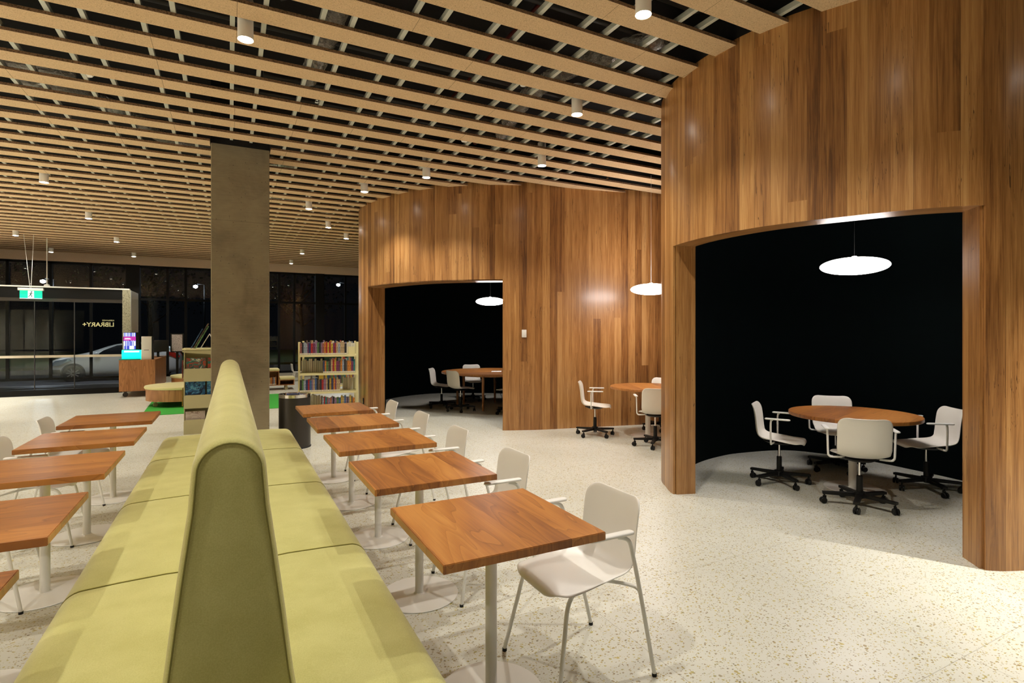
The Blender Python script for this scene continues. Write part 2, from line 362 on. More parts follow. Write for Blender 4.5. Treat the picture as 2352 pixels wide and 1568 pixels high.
# plan curves of the two timber rooms
V1 = [(6.6,1.5),(6.0,1.36),(5.2,1.36),(4.56,1.594),(4.328,1.716),(4.07,1.985),(3.83,2.44),(3.70,2.77),(3.645,3.12),(3.66,3.5),(3.75,3.86),(3.86,4.07),(4.02,4.31),(4.4,4.65),(4.85,4.92),(5.5,5.08),(6.2,5.0),(6.8,4.7),(7.1,4.2),(7.15,3.4),(7.1,2.4),(6.6,1.5)]
V1i = [(3.93,3.81),(4.05,4.1),(4.35,4.42),(4.886,4.683),(5.385,4.808),(5.79,4.82),(6.42,4.67),(6.70,4.26),(6.80,3.79),(6.79,3.3),(6.75,2.88),(6.6,2.2),(6.1,1.75),(5.4,1.62),(4.8,1.72),(4.45,1.86)]
V2 = [(6,14.3),(4.4,14.2),(3.3,13.7),(2.8,12.9),(2.45,11.8),(2.27,10.95),(2.175,10.45),(2.21,9.9),(2.36,9.33),(2.62,8.72),(2.93,8.3),(3.25,7.99),(3.53,7.78),(3.80,7.63),(4.34,7.42),(4.85,7.31),(5.53,7.17),(5.95,7.08),(6.5,6.96),(7.2,6.75),(8,6.4),(9,5.9),(10.9,5.2)]
V2i = [(2.53,9.95),(2.6,10.6),(2.8,11.6),(3.2,12.45),(3.9,12.97),(4.63,13.14),(5.26,12.92),(6.13,12.36),(6.9,11.3),(7.0,9.8),(6.5,8.6),(5.6,7.9),(4.8,7.75),(4.2,7.82),(3.94,7.89)]
def nearest(c, p):
    return min(range(len(c)), key=lambda i: (c[i]-Vector(p)).length)
def ribbon(bm, pts, z0, z1, th, side, u0=0.0, uvl=None, skipz=None):
    """thick curved wall sheet; UV u = metres along the curve, v = height"""
    n = len(pts); us = [u0]
    for a, b in zip(pts, pts[1:]): us.append(us[-1] + (b-a).length)
    nor = []
    for i in range(n):
        t = (pts[min(i+1,n-1)] - pts[max(i-1,0)]).normalized(); nor.append(Vector((t.y, -t.x)) * side)
    uv = bm.loops.layers.uv.verify()
    o = [[bm.verts.new((p.x, p.y, z)) for z in (z0, z1)] for p in pts]
    q = [[bm.verts.new((p.x+m.x*th, p.y+m.y*th, z)) for z in (z0, z1)] for p, m in zip(pts, nor)]
    def face(vs, uvs):
        f = bm.faces.new(vs); f.smooth = True
        for l, w in zip(f.loops, uvs): l[uv].uv = w
    for i in range(n-1):
        a, b = us[i], us[i+1]
        face((o[i][0], o[i+1][0], o[i+1][1], o[i][1]), ((a,z0),(b,z0),(b,z1),(a,z1)))
        face((q[i][1], q[i+1][1], q[i+1][0], q[i][0]), ((a,z1),(b,z1),(b,z0),(a,z0)))
        face((o[i][1], o[i+1][1], q[i+1][1], q[i][1]), ((a,z1),(b,z1),(b,z1+th),(a,z1+th)))
        face((o[i][0], q[i][0], q[i+1][0], o[i+1][0]), ((a,z0),(a,z0-th),(b,z0-th),(b,z0)))
    for i in (0, n-1):
        face((o[i][0], o[i][1], q[i][1], q[i][0]), ((us[i],z0),(us[i],z1),(us[i]+th,z1),(us[i]+th,z0)))
    return us
def ribbon_obj(name, segs, th, side, mat, parent):
    bm = bmesh.new()
    for pts, z0, z1, u0 in segs: ribbon(bm, pts, z0, z1, th, side, u0)
    me = bpy.data.meshes.new(name); bmesh.ops.recalc_face_normals(bm, faces=bm.faces); bm.to_mesh(me); bm.free(); me.materials.append(mat)
    me.set_sharp_from_angle(angle=radians(35))
    o = bpy.data.objects.new(name, me); COL.objects.link(o); o.parent = parent; return o
OH, TOPZ = 2.35, 4.45
def curved_room(name, label, outer, inner, pa, pb, side_out):
    """outer timber skin with an opening between plan points pa and pb, dark lining inside, timber reveals"""
    root = structure(empty(name), label)
    c = catmull([Vector(p) for p in outer], 8); ia, ib = sorted((nearest(c, pa), nearest(c, pb)))
    L = [0]
    for a, b in zip(c, c[1:]): L.append(L[-1] + (b-a).length)
    ribbon_obj('timber_cladding', [(c[:ia+1], 0, 3.90, 0), (c[ib:], 0, 3.90, L[ib]), (c[ia:ib+1], OH, 3.90, L[ia])], 0.022, side_out, M['wall'], root)
    ribbon_obj('upper_dark_panel', [(c, 3.901, TOPZ, 0)], 0.02, side_out, M['slab'], root)  # blackened wall top: the dark above the battens is put into the colour
    ci = catmull([Vector(p) for p in inner], 6)
    ribbon_obj('dark_lining', [(ci, 0, TOPZ, 0)], 0.02, 1 if name == 'wall_middle' else 1, M['dark'], root)
    return root, c, ci, ia, ib
r1, c1, ci1, a1, b1 = curved_room('wall_right_room', 'curved timber clad meeting room at right with a wide opening', V1, V1i, (3.75,3.86), (4.328,1.716), -1)
r2, c2, ci2, a2, b2 = curved_room('wall_middle', 'curved timber clad meeting room at centre with an opening', V2, V2i, (2.21,9.9), (3.80,7.63), -1)

def reveal(name, outer_p, inner_p, parent, z0=0, z1=OH):
    a, b = Vector(outer_p), Vector(inner_p); bm = bmesh.new(); uv = bm.loops.layers.uv.verify()
    pts = [a, b]; ribbon(bm, pts, z0, z1, 0.02, reveal.side, reveal.u)
    me = bpy.data.meshes.new(name); bmesh.ops.recalc_face_normals(bm, faces=bm.faces); bm.to_mesh(me); bm.free(); me.materials.append(M['wall'])
    for p in me.polygons: p.use_smooth = False
    o = bpy.data.objects.new(name, me); COL.objects.link(o); o.parent = parent
def soffit_obj(c, ia, ib, inner_a, inner_b, parent):
    """timber head of the opening: between the outer curve and an inner offset of it, closing the lining above"""
    seg = c[ia:ib+1]; n = len(seg); bm = bmesh.new(); uv = bm.loops.layers.uv.verify()
    wa, wb = (Vector(inner_a)-seg[0]), (Vector(inner_b)-seg[-1]); u = 0; prev = None; vs = []
    pts_in = []
    for i, p in enumerate(seg):
        t = (seg[min(i+1,n-1)]-seg[max(i-1,0)]).normalized(); nrm = Vector((-t.y, t.x))
        k = i/(n-1)
        if nrm.dot(wa.lerp(wb, k)) < 0: nrm = -nrm
        q = p + nrm*(wa.length*(1-k)+wb.length*k) if 0 < i < n-1 else (Vector(inner_a) if i == 0 else Vector(inner_b))
        pts_in.append(q)
        if prev is not None: u += (p-prev).length
        prev = p
        vs.append((bm.verts.new((p.x,p.y,OH)), bm.verts.new((q.x,q.y,OH)), bm.verts.new((p.x,p.y,OH+0.02)), bm.verts.new((q.x,q.y,OH+0.02)), u, (q-p).length))
    for A, B in zip(vs, vs[1:]):
        for f4, fu in (((A[0],B[0],B[1],A[1]), ((0,A[4]),(0,B[4]),(B[5]*.45,B[4]),(A[5]*.45,A[4]))), ((A[2],A[3],B[3],B[2]), ((0,0),)*4), ((A[0],A[2],B[2],B[0]), ((0,0),)*4), ((A[1],B[1],B[3],A[3]), ((0,0),)*4)):
            f = bm.faces.new(f4)
            for l, w in zip(f.loops, fu): l[uv].uv = w
    bmesh.ops.recalc_face_normals(bm, faces=bm.faces)
    me = bpy.data.meshes.new('opening_head'); bm.to_mesh(me); bm.free(); me.materials.append(M['wall'])
    o = bpy.data.objects.new('opening_head', me); COL.objects.link(o); o.parent = parent
    # dark lining above the opening, on the inner side
    ribbon_obj('dark_lining', [(pts_in, OH+0.02, TOPZ, 0)], 0.02, soffit_obj.side, M['dark'], parent)
soffit_obj.side = 1
reveal.side, reveal.u = 1, 40.02
reveal('opening_jamb', (3.755,3.862), (3.935,3.80), r1)
reveal.side, reveal.u = 1, 41.02
reveal('opening_jamb', (4.45,1.86), (4.328,1.716), r1)
# c1 runs from the right jamb (index a1) to the left jamb (index b1)
soffit_obj(c1, a1, b1, (4.45,1.86), (3.935,3.80), r1)
reveal.side, reveal.u = 1, 42.02
reveal('opening_jamb', (2.53,9.95), (2.21,9.905), r2)
reveal.side, reveal.u = 1, 43.02
reveal('opening_jamb', (3.80,7.635), (3.94,7.89), r2)
soffit_obj.side = -1
soffit_obj(c2, a2, b2, (2.53,9.95), (3.94,7.89), r2)
# closed dark lid of each room
for c_, r_ in ((c1, r1), (c2, r2)):
    bm = bmesh.new(); pts = [(p.x, p.y) for p in c_[::2]]
    if r_ is r2: pts = pts + [(10.9, 14.3)]
    prism(bm, pts, TOPZ, TOPZ+0.02); finish('room_lid', bm, M['dark'], r_)

# ------------------------------------------------------------------ concrete column
bm = bmesh.new(); box(bm, -0.207, 0.453, 7.64, 8.30, 0.0, 3.87)
bmesh.ops.bevel(bm, geom=[e for e in bm.edges if abs(e.verts[0].co.z-e.verts[1].co.z) > 1], offset=0.008, segments=1, affect='EDGES')
structure(finish('column', bm, M['concrete']), 'square brown grey concrete column behind the green bench')
bm = bmesh.new(); box(bm, -0.207, 0.453, 7.64, 8.30, 3.8705, 4.7); structure(finish('column', bm, M['slab']), 'black head of the concrete column above the slats')

# ------------------------------------------------------------------ ceiling: battens, channels, slab, services
CZ = 3.85
ceil = structure(empty('ceiling'), 'slatted ceiling of tan wood wool battens below black services')
bm = bmesh.new(); box(bm, -9.2, 11.2, -7.2, 20.5, 4.7, 4.9); finish('ceiling_slab', bm, M['slab'], ceil)
def crossings(c, y):
    xs = []
    for a, b in zip(c, c[1:]):
        if (a.y-y)*(b.y-y) < 0: xs.append(a.x+(y-a.y)/(b.y-a.y)*(b.x-a.x))
    return xs
def xend(y):
    xs = [10.95]
    q = crossings(c1, y)
    if q: xs.append(min(q)-0.004)
    q = crossings(c2, y)
    if q: xs.append(min(q)-0.004)
    return min(xs)
yb = 2.655 - 0.405*9
while yb < 20.0:
    y0, y1 = yb, yb+0.205
    spans = [(-8.9, None)]
    colhit = y1 > 7.62 and y0 < 8.32
    bm = bmesh.new()
    ys = [y0+(y1-y0)*k/6 for k in range(7)]; ends = [xend(y) for y in ys]
    if colhit:
        prism(bm, [(-8.9,y0),(-0.215,y0),(-0.215,y1),(-8.9,y1)], CZ, CZ+0.025); x0 = 0.461
    else: x0 = -8.9
    prism(bm, [(x0,y1),(x0,y0)] + list(zip(ends, ys)), CZ, CZ+0.025)
    bmesh.ops.triangulate(bm, faces=[f for f in bm.faces if len(f.verts) > 6])
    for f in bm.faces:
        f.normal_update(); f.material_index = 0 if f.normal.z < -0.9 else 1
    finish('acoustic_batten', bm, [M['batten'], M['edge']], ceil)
    yb += 0.405
# galvanised channels the battens hang from, in pairs
k = -12
while k*0.6 < 4.3:
    for dx in (0.0, 0.215):
        x = k*0.6+dx
        if not (-0.27 < x < 0.46):
            yspans = [(-6.9, 19.95)]
        else: yspans = [(-6.9, 7.45), (8.4, 19.95)]
        # stop at the timber rooms
        xs1 = [p for p in c1 if abs(p.x-x) < 0.08 or True]
        def inside(c, X, Y):
            w = False; n = len(c)
            for i in range(n):
                a, b = c[i], c[(i+1) % n]
                if (a.y > Y) != (b.y > Y) and X < (b.x-a.x)*(Y-a.y)/(b.y-a.y)+a.x: w = not w
            return w
        c2p = c2 + [Vector((10.9, 14.3))]
        bm = bmesh.new(); any_ = False
        for ya, yz in yspans:
            y = ya; start = None
            while y <= yz:
                bad = any(inside(c, x+ddx, y) for c in (c1, c2p) for ddx in (-.03, .07))
                if not bad and start is None: start = y
                if bad and start is not None:
                    if y-start > 0.2: box(bm, x, x+0.034, start, y-0.06, CZ+0.026, CZ+0.066); any_ = True
                    start = None
                y += 0.05
            if start is not None and yz-start > 0.2: box(bm, x, x+0.034, start, yz, CZ+0.026, CZ+0.066); any_ = True
        if any_: finish('furring_channel', bm, M['channel'], ceil)
        else: bm.free()
    k += 1
# services above the battens
def pipe(name, pts, r, mat, seg=14):
    bm = bmesh.new(); tube(bm, pts, r, seg); return finish(name, bm, mat, ceil, smooth=True, auto=50)
pipe('air_duct', [(0.7,3.75,4.32),(6,3.9,4.32)] if False else [(1.3,3.35,4.4),(3.55,3.35,4.4)], 0.15, M['service'], 24)
pipe('air_duct', [(-3,8.9,4.35),(1.8,8.9,4.35)], 0.12, M['service'], 20)
pipe('service_pipe', [(0.3,5.98,4.12),(3.8,5.98,4.12)], 0.04, M['service'])
pipe('service_pipe', [(0.0,6.38,4.10),(3.8,6.38,4.10)], 0.035, M['service'])
pipe('service_pipe', [(-7,5.18,4.2),(3.4,5.18,4.2)], 0.03, M['service'])
pipe('service_pipe', [(-0.6,3.78,4.2),(3.4,3.78,4.2)], 0.03, M['service'])
pipe('service_pipe', [(-7,7.2,4.15),(2.8,7.2,4.15)], 0.03, M['service'])
pipe('sprinkler_pipe', [(2.35,3.0,4.3),(2.35,6.9,4.3)], 0.04, M['redpipe'])
pipe('sprinkler_pipe', [(3.05,4.6,4.2),(3.05,7.0,4.2)], 0.035, M['redpipe'])
pipe('cable_tray_rail', [(0.35,4.58,4.12),(0.75,4.2,4.12)], 0.012, M['service'])
def flex(name, pts, r):
    P = catmull([Vector(p) for p in pts], 14); bm = bmesh.new()
    tube(bm, P, [r*(1+0.05*sin(i*2.1)+0.05*random.random()) for i in range(len(P))], 20)
    for v in bm.verts: v.co += Vector((random.uniform(-1,1),random.uniform(-1,1),random.uniform(-1,1)))*0.008
    return finish(name, bm, M['foil'], ceil, smooth=True)
flex('foil_duct', [(0.78,3.9,4.2),(0.76,4.4,4.12),(0.74,5.3,4.12),(0.72,6.2,4.2)], 0.09)
flex('foil_duct', [(3.35,3.55,4.1),(3.1,4.1,4.1),(2.95,4.5,4.12),(2.9,5.2,4.12),(3.1,6.2,4.12),(3.3,6.8,4.16)], 0.09)
flex('foil_duct', [(-1.9,7.1,4.1),(-1.2,7.5,4.1),(-0.6,8.7,4.12),(0.9,8.9,4.1)], 0.08)
flex('foil_duct', [(-2.9,6.55,4.12),(-1.4,7.0,4.14)], 0.07)
flex('foil_duct', [(0.5,10.9,4.08),(1.4,11.3,4.08),(1.9,12.2,4.1)], 0.08)

# soffit over the windows
bm = bmesh.new(); box(bm, -9, 11, 20.0, 20.3, 3.61, 4.7)
structure(finish('trim_1', bm, M['soffit']), 'tan speckled bulkhead above the far windows')

# ------------------------------------------------------------------ window wall (far)
WY = 20.15
bm = bmesh.new(); box(bm, -2.3, 11, 20.02, 20.3, 0, 0.17); structure(finish('trim_2', bm, M['upstand']), 'low concrete upstand under the far windows')
mull = [-7.3,-6.45,-5.5,-4.58,-3.64,-1.72,-1.23,1.50,1.975,3.70,4.6,5.6]
def window(idx, x0, x1, mulls, zt=2.58, z0=0.17):
    root = structure(empty('window_%d' % idx), None)
    bm = bmesh.new(); box(bm, x0, x1, WY-0.006, WY+0.006, z0, 3.61); finish('glass_pane', bm, M['glass'], root)
    bm = bmesh.new()
    for m in mulls: box(bm, m-0.035, m+0.035, WY-0.07, WY-0.012, z0, 3.605)
    box(bm, x0, x1, WY-0.06, WY-0.014, zt-0.04, zt+0.03)
    box(bm, x0, x1, WY-0.07, WY-0.013, z0, z0+0.07); box(bm, x0, x1, WY-0.07, WY-0.013, 3.54, 3.606)
    finish('window_frame', bm, M['frame'], root)
window(1, -8.9, -2.80, [-7.3,-6.45,-5.55,-4.60,-3.66])
window(2, -2.45, 2.66, [-1.73,-1.24,-0.3,0.6,1.49,1.975])
window(3, 2.95, 10.9, [3.69,4.6,5.6,6.6,7.6,8.6,9.6])
for i, (x0, x1) in enumerate(((-2.80,-2.45),(2.66,2.95))):
    bm = bmesh.new(); box(bm, x0, x1, WY-0.15, WY+0.15, 0, 3.61); structure(finish('trim_%d' % (3+i), bm, M['frame']))

# ------------------------------------------------------------------ entry vestibule
ves = tag(empty('entry_vestibule', (-2.28,17.05,0)), 'dark glass entry vestibule with mirrored yellow lettering at far left', 'vestibule')
def vb(name, dims, mat, parent=None, bevel=0):
    x0,x1,y0,y1,z0,z1 = dims
    return bbox_obj(name, (x0+2.28,x1+2.28,y0-17.05,y1-17.05,z0,z1), mat, parent or ves, bevel)
vb('fascia', (-8.5,-2.44,17.03,17.13,2.385,2.64), M['frame'])
vb('top_capping', (-8.5,-2.30,17.0,17.16,2.641,2.672), M['whitemetal'])
vb('roof_panel', (-8.5,-2.46,17.17,18.3,2.55,2.64), M['frame'])
vb('end_wall', (-2.45,-2.28,17.0,18.3,0.0,2.64), M['endboard'])
vb('entry_mat', (-8.5,-2.46,17.18,20.06,0.001,0.012), M['black'])
vb('side_cladding', (-2.279,-2.27,17.02,18.28,0.0,2.63), M['whitemetal'])
vb('head_rail', (-8.5,-2.46,17.04,17.10,2.30,2.384), M['bin'])
vb('bottom_rail', (-8.5,-2.46,17.03,17.10,0.0,0.14), M['frame'])
gp = vb('glass_pane', (-8.5,-2.455,17.064,17.076,0.141,2.299), M['boxglass'])
for x in (-6.0,-4.21,-3.44): vb('glass_joint', (x-0.008,x+0.008,17.05,17.09,0.141,2.299), M['service'])
vb('vinyl_band', (-8.5,-2.46,17.058,17.063,0.925,0.985), M['band'])
def text(name, s, size, x, z, mat, bold=0.0):
    cu = bpy.data.curves.new(name, 'FONT'); cu.body = s; cu.size = size; cu.extrude = 0.001; cu.align_x = 'LEFT'
    o = bpy.data.objects.new(name, cu); COL.objects.link(o); cu.materials.append(mat); o.parent = ves
    cu.offset = bold; dg = bpy.context.evaluated_depsgraph_get(); me = bpy.data.meshes.new_from_object(o.evaluated_get(dg)); bpy.data.objects.remove(o)
    o = bpy.data.objects.new(name, me); COL.objects.link(o); o.parent = ves; me.materials.clear(); me.materials.append(mat)
    o.rotation_euler = (pi/2, 0, pi); o.location = (x+2.28, 17.055-17.05, z); return o
t1 = text('wall_lettering', 'LIBRARY+', 0.150, -2.628, 1.695, M['sign'], 0.003)
t2 = text('wall_lettering', 'KIRRAWEE', 0.052, -2.628, 1.832, M['sign'])

# ------------------------------------------------------------------ exit sign
ex = tag(empty('exit_sign', (-4.16,16.6,2.34)), 'green lit running man exit sign hung above the vestibule', 'exit sign')
bbox_obj('housing', (-0.235,0.235,-0.04,0.04,0.19,0.25), M['whitemetal'], ex, 0.006)
bbox_obj('sign_panel', (-0.205,0.205,-0.008,0.008,0.0,0.19), M['exitgreen'], ex)
bbox_obj('symbol_panel', (-0.055,0.055,-0.011,-0.0085,0.012,0.182), M['exitwhite'], ex)
bbox_obj('sign_border', (-0.205,0.205,-0.011,-0.0085,0.0,0.010), M['exitwhite'], ex)
bm = bmesh.new()                                     # running figure
def limb(pts, r): tube(bm, [(p[0], -0.014, p[1]) for p in pts], r, 8)
lathe(bm, [(0,-0.014),(0.014,-0.010),(0.014,0.0),(0,0.002)], 12)
for v in bm.verts: v.co = Vector((v.co.x+0.012, -0.012+v.co.z*0.3, v.co.y+0.158))
limb([(0.008,0.14),(-0.006,0.095)], 0.011); limb([(-0.006,0.095),(0.018,0.068),(0.008,0.035)], 0.008); limb([(-0.006,0.095),(-0.028,0.06),(-0.05,0.045)], 0.008)
limb([(0.010,0.13),(0.035,0.108),(0.048,0.12)], 0.006); limb([(0.004,0.132),(-0.022,0.124),(-0.030,0.10)], 0.006)
finish('running_figure', bm, plain('dark green symbol', (0.0,0.10,0.06), 0.5), ex)
bm = bmesh.new(); tube(bm, [(-0.02,0,0.25),(-0.14,0,1.56)], 0.004, 6); tube(bm, [(0.0,0,0.25),(0.05,0,1.56)], 0.004, 6); finish('suspension_wire', bm, M['whitemetal'], ex)
hr = tag(empty('hanging_rod', (-3.98,17.08,2.68)), 'thin white rod dropping from ceiling to the vestibule roof right of exit sign', 'rod')
bm = bmesh.new(); tube(bm, [(0,0,0.0),(0,0,1.2)], 0.009, 8); lathe(bm, [(0.06,-0.005),(0.06,0.03),(0.02,0.05)], 14); finish('rod', bm, M['whitemetal'], hr)

# ------------------------------------------------------------------ downlights
def make_down():
    root = empty('ceiling_downlight')
    bm = bmesh.new(); lathe(bm, [(0.050,0.006),(0.055,0.0),(0.055,0.30),(0.0,0.30)], 36, close=False); lathe(bm, [(0.050,0.006),(0.048,0.02)], 36, close=False)
    finish('housing', bm, M['can'], root, smooth=True, auto=40)
    bm = bmesh.new(); lathe(bm, [(0,-0.007),(0.02,-0.006),(0.038,-0.002),(0.0475,0.005),(0.0475,0.012),(0,0.012)], 36, close=False)
    finish('lens', bm, M['lens'], root, smooth=True, auto=50)
    return root
dl = make_down(); used = [False]
ld = bpy.data.lights.new('downlight beam', 'SPOT'); ld.energy = DOWN_W; ld.color = WARM; ld.spot_size = radians(112); ld.spot_blend = 0.6; ld.shadow_soft_size = 0.03
ld2 = ld.copy(); ld2.energy = 900; ld2.spot_size = radians(84)  # strong beam of the added unseen lamps, lifts the ceiling by bounce
def down_label(i, x, y):
    return {0:'white cylinder downlight nearest the camera, upper left above the bench',1:'white cylinder downlight at top edge of photo left of the right room',2:'white cylinder downlight between battens left of the right room corner',
            3:'white cylinder downlight above the nook between the timber rooms',4:'white cylinder downlight above the opening of the middle room',5:'white cylinder downlight by the left top corner of the middle room',
            6:'white cylinder downlight just right of the concrete column',7:'bright downlight right of column, left one of a starry pair',8:'bright downlight closest to the middle room edge, right of a starry pair',
            9:'small far downlight right of column, second from the windows',10:'smallest downlight right of column beside the window bulkhead',11:'large downlight at far left in the nearest left row',
            12:'second downlight of the row left of the column',13:'third downlight of the row left of the column',14:'farthest downlight of the row left of the column, by the bulkhead',
            15:'downlight at far left edge above the vestibule',16:'downlight above the exit sign wires by the bulkhead'}.get(i, 'unseen white cylinder downlight behind or beside the camera, in a set partly added for bounce')
for i, (x, y) in enumerate(DOWNLIGHTS + DOWN_HIDDEN):
    place(dl, used, (x, y, LAMP_Z), 0, down_label(i, x, y), 'downlight', 'cylinder downlights in the slatted ceiling')
    lo = bpy.data.objects.new('downlight_beam', ld if (x > -5 and y > 0.5) or i < len(DOWNLIGHTS) else ld2); COL.objects.link(lo); lo.location = (x, y, LAMP_Z-0.016)

# smoke detectors and sprinklers
def detector(x, y, z, label, r=0.055):
    root = tag(empty('smoke_detector', (x, y, z)), label, 'smoke detector', 'smoke detectors between battens')
    bm = bmesh.new(); lathe(bm, [(0,0),(r*.62,0.0),(r*.74,0.012)], 24, close=False); lathe(bm, [(r*.74,0.026),(r,0.034),(r,0.05),(0,0.055)], 24, close=False); finish('cover', bm, M['whitemetal'], root, smooth=True, auto=40)
    bm = bmesh.new(); lathe(bm, [(0,0.012),(r*.70,0.012),(r*.70,0.027),(0,0.027)], 16); finish('vent', bm, M['black'], root)
    bm = bmesh.new()
    for k in range(14):
        a = 2*pi*k/14; box(bm, r*.71, r*.75, -0.003, 0.003, 0.011, 0.028, mat=Matrix.Rotation(a, 4, 'Z'))
    finish('grille', bm, M['whitemetal'], root)
detector(-1.16,6.20,3.88,'white round smoke detector in the upper left gap of the battens',0.07)
detector(2.56,6.20,3.88,'white smoke detector between battens above the middle of the photo')
detector(2.50,4.58,3.90,'small white smoke detector left of the ceiling downlight near the corner',0.045)
detector(1.93,9.44,3.88,'white round detector right of column near top', 0.08) if False else None
def sprinkler(x, y, label):
    root = tag(empty('sprinkler_head', (x, y, 3.86)), label, 'sprinkler', 'sprinkler heads')
    bm = bmesh.new(); tube(bm, [(0,0,0.02),(0,0,0.12)], 0.012, 10); lathe(bm, [(0,-0.004),(0.018,-0.004),(0.018,0),(0,0)], 14); tube(bm, [(-0.012,0,0.03),(-0.012,0,0.0)], 0.003, 6); tube(bm, [(0.012,0,0.03),(0.012,0,0.0)], 0.003, 6)
    finish('body', bm, M['chrome'], root)
sprinkler(0.78,5.79,'sprinkler head between battens above and right of the column')
sprinkler(5.05,6.60,'sprinkler head between battens above the nook pendant')

# ------------------------------------------------------------------ bench
BY0, BY1 = 1.62, 6.62
bench = tag(empty('banquette_bench', (0, BY0, 0)), 'long lime green double sided bench with a tall central back', 'bench')
def extrude_profile(bm, prof, y0, y1, steps=1, endr=0.0, puff=0.0, ins=None):
    ins = endr*.5 if ins is None else ins
    """prof closed list of (x,z); rounded ends by insetting the profile"""
    ys = [(y0, 1.0)] if not endr else [(y0, 0.0), (y0+endr*.08, 0.4), (y0+endr*.3, 0.7), (y0+endr*.6, 0.92), (y0+endr, 1.0)]
    for k in range(1, steps): ys.append((y0+(y1-y0)*k/steps, 1.0))
    ys += [(y1, 1.0)] if not endr else [(y1-endr, 1.0), (y1-endr*.6, 0.92), (y1-endr*.3, 0.7), (y1-endr*.08, 0.4), (y1, 0.0)]
    cx = sum(p[0] for p in prof)/len(prof); cz = sum(p[1] for p in prof)/len(prof); rings = []
    n = len(prof); nr = []
    for i in range(n):
        t = Vector((prof[(i+1) % n][0]-prof[i-1][0], prof[(i+1) % n][1]-prof[i-1][1])).normalized(); q = Vector((t.y, -t.x))
        if q.dot(Vector((prof[i][0]-cx, prof[i][1]-cz))) < 0: q = -q
        nr.append(q)
    for y, s in ys:
        w = sin(pi*(y-y0)/(y1-y0)) if puff else 0
        rings.append([bm.verts.new((p[0]-q.x*(1-s)*ins, y, p[1]-q.y*(1-s)*ins + (puff*w if q.y > 0.7 else 0))) for p, q in zip(prof, nr)])
    for a, b in zip(rings, rings[1:]):
        for i in range(n): bm.faces.new((a[i], a[(i+1) % n], b[(i+1) % n], b[i]))
    bm.faces.new(rings[0][::-1]); bm.faces.new(rings[-1])
def seat_prof(s):
    p = [(0.10,0.16),(0.10,0.455),(0.25,0.462),(0.42,0.458)]
    R = 0.085
    for k in range(9):
        a = pi/2*(1-k/8); p.append((0.625-R+R*cos(a)*1.0, 0.452-R+R*sin(a)))
    p += [(0.622,0.25),(0.60,0.17),(0.585,0.16)]
    return [(x*s, z) for x, z in p]
seams = [BY0-0.1, 2.84, 4.15, 5.46, BY1]
for s in (-1, 1):
    for a, b in zip(seams, seams[1:]):
        bm = bmesh.new(); extrude_profile(bm, seat_prof(s), a-BY0+0.002, b-BY0-0.002, 8, 0.016, 0.005)
        finish('seat_cushion', bm, M['fabric'], bench, smooth=True, auto=60)
bp = []
for k in range(13):
    a = pi*k/12; bp.append((0.092*cos(a), 1.150+0.092*sin(a)))
sidez = [(-0.100,1.05),(-0.118,0.92),(-0.140,0.75),(-0.160,0.58),(-0.178,0.46),(-0.185,0.30)]
bp = bp + sidez + [(-x, z) for x, z in sidez[::-1]]
bm = bmesh.new(); extrude_profile(bm, bp, 0.03, BY1-BY0, 12, 0.03, 0.0, 0.016); finish('backrest', bm, M['fabric'], bench, smooth=True, auto=60)
pipe_m = plain('darker lime piping', (0.26,0.235,0.06), 0.9)
bm = bmesh.new(); k_ = 0.014; loop = [(0.092-k_)*1.0]
left = [((0.092-k_)*cos(pi*t/16), 0.031, 1.150+(0.092-k_)*sin(pi*t/16)) for t in range(17)] + [(x+k_, 0.031, z) for x, z in sidez]
right = [(-x-k_, 0.031, z) for x, z in sidez[::-1]]
tube(bm, right + left, 0.0026, 8)
finish('piping', bm, pipe_m, bench, smooth=True)
for s in (-1, 1):
    for y in seams[1:-1]:
        bm = bmesh.new(); tube(bm, [(x, y-BY0, z-0.0015) for x, z in seat_prof(s)[1:-3]], 0.0028, 6); finish('seam', bm, pipe_m, bench, smooth=True)
bm = bmesh.new(); box(bm, -0.5, 0.5, 0.0, BY1-BY0-0.06, 0.0, 0.159); finish('plinth', bm, M['black'], bench)

# ------------------------------------------------------------------ cafe tables
def make_table(mat):
    root = empty('cafe_table')
    bm = bmesh.new(); box(bm, -0.34, 0.34, -0.3425, 0.3425, 0.707, 0.74); bmesh.ops.bevel(bm, geom=bm.edges[:], offset=0.0025, segments=2, affect='EDGES')
    finish('tabletop', bm, mat, root, smooth=True, auto=30)
    bm = bmesh.new(); lathe(bm, [(0.035,0.010),(0.0245,0.014),(0.0245,0.695),(0.09,0.70),(0.09,0.7065),(0,0.7065)], 28, close=False); finish('pole', bm, M['whitemetal'], root, smooth=True, auto=40)
    bm = bmesh.new(); lathe(bm, [(0,0.001),(0.223,0.001),(0.225,0.004),(0.222,0.0075),(0.05,0.0105),(0,0.0105)], 56); finish('base_disc', bm, M['whitemetal'], root, smooth=True, auto=40)
    return root
tr = make_table(M['topY']); tl = make_table(M['topX']); ur, ul = [False], [False]
RT = [(0.980,2.078),(0.984,3.07),(0.981,4.055),(0.972,5.005),(0.969,5.945)]
RL = ['nearest square wooden cafe table on the right of the green bench','second square wooden cafe table from the camera, right of bench','third square wooden cafe table, middle of the row right of bench','fourth square wooden cafe table from the camera, right of bench','farthest square wooden cafe table of right row, beside the bin']
for (x, y), l in zip(RT, RL): place(tr, ur, (x, y, 0), 0, l, 'table', 'square cafe tables')
LT = [(-0.962,2.02),(-0.962,3.02),(-0.962,4.09),(-0.958,5.12),(-0.960,6.17)]
LL = ['nearest square wooden cafe table left of bench, only its corner in view','second square wooden cafe table from the camera, left of bench','third square wooden cafe table, middle of the row left of bench','fourth square wooden cafe table from the camera, left of bench','farthest square wooden cafe table of left row, nearest the vestibule']
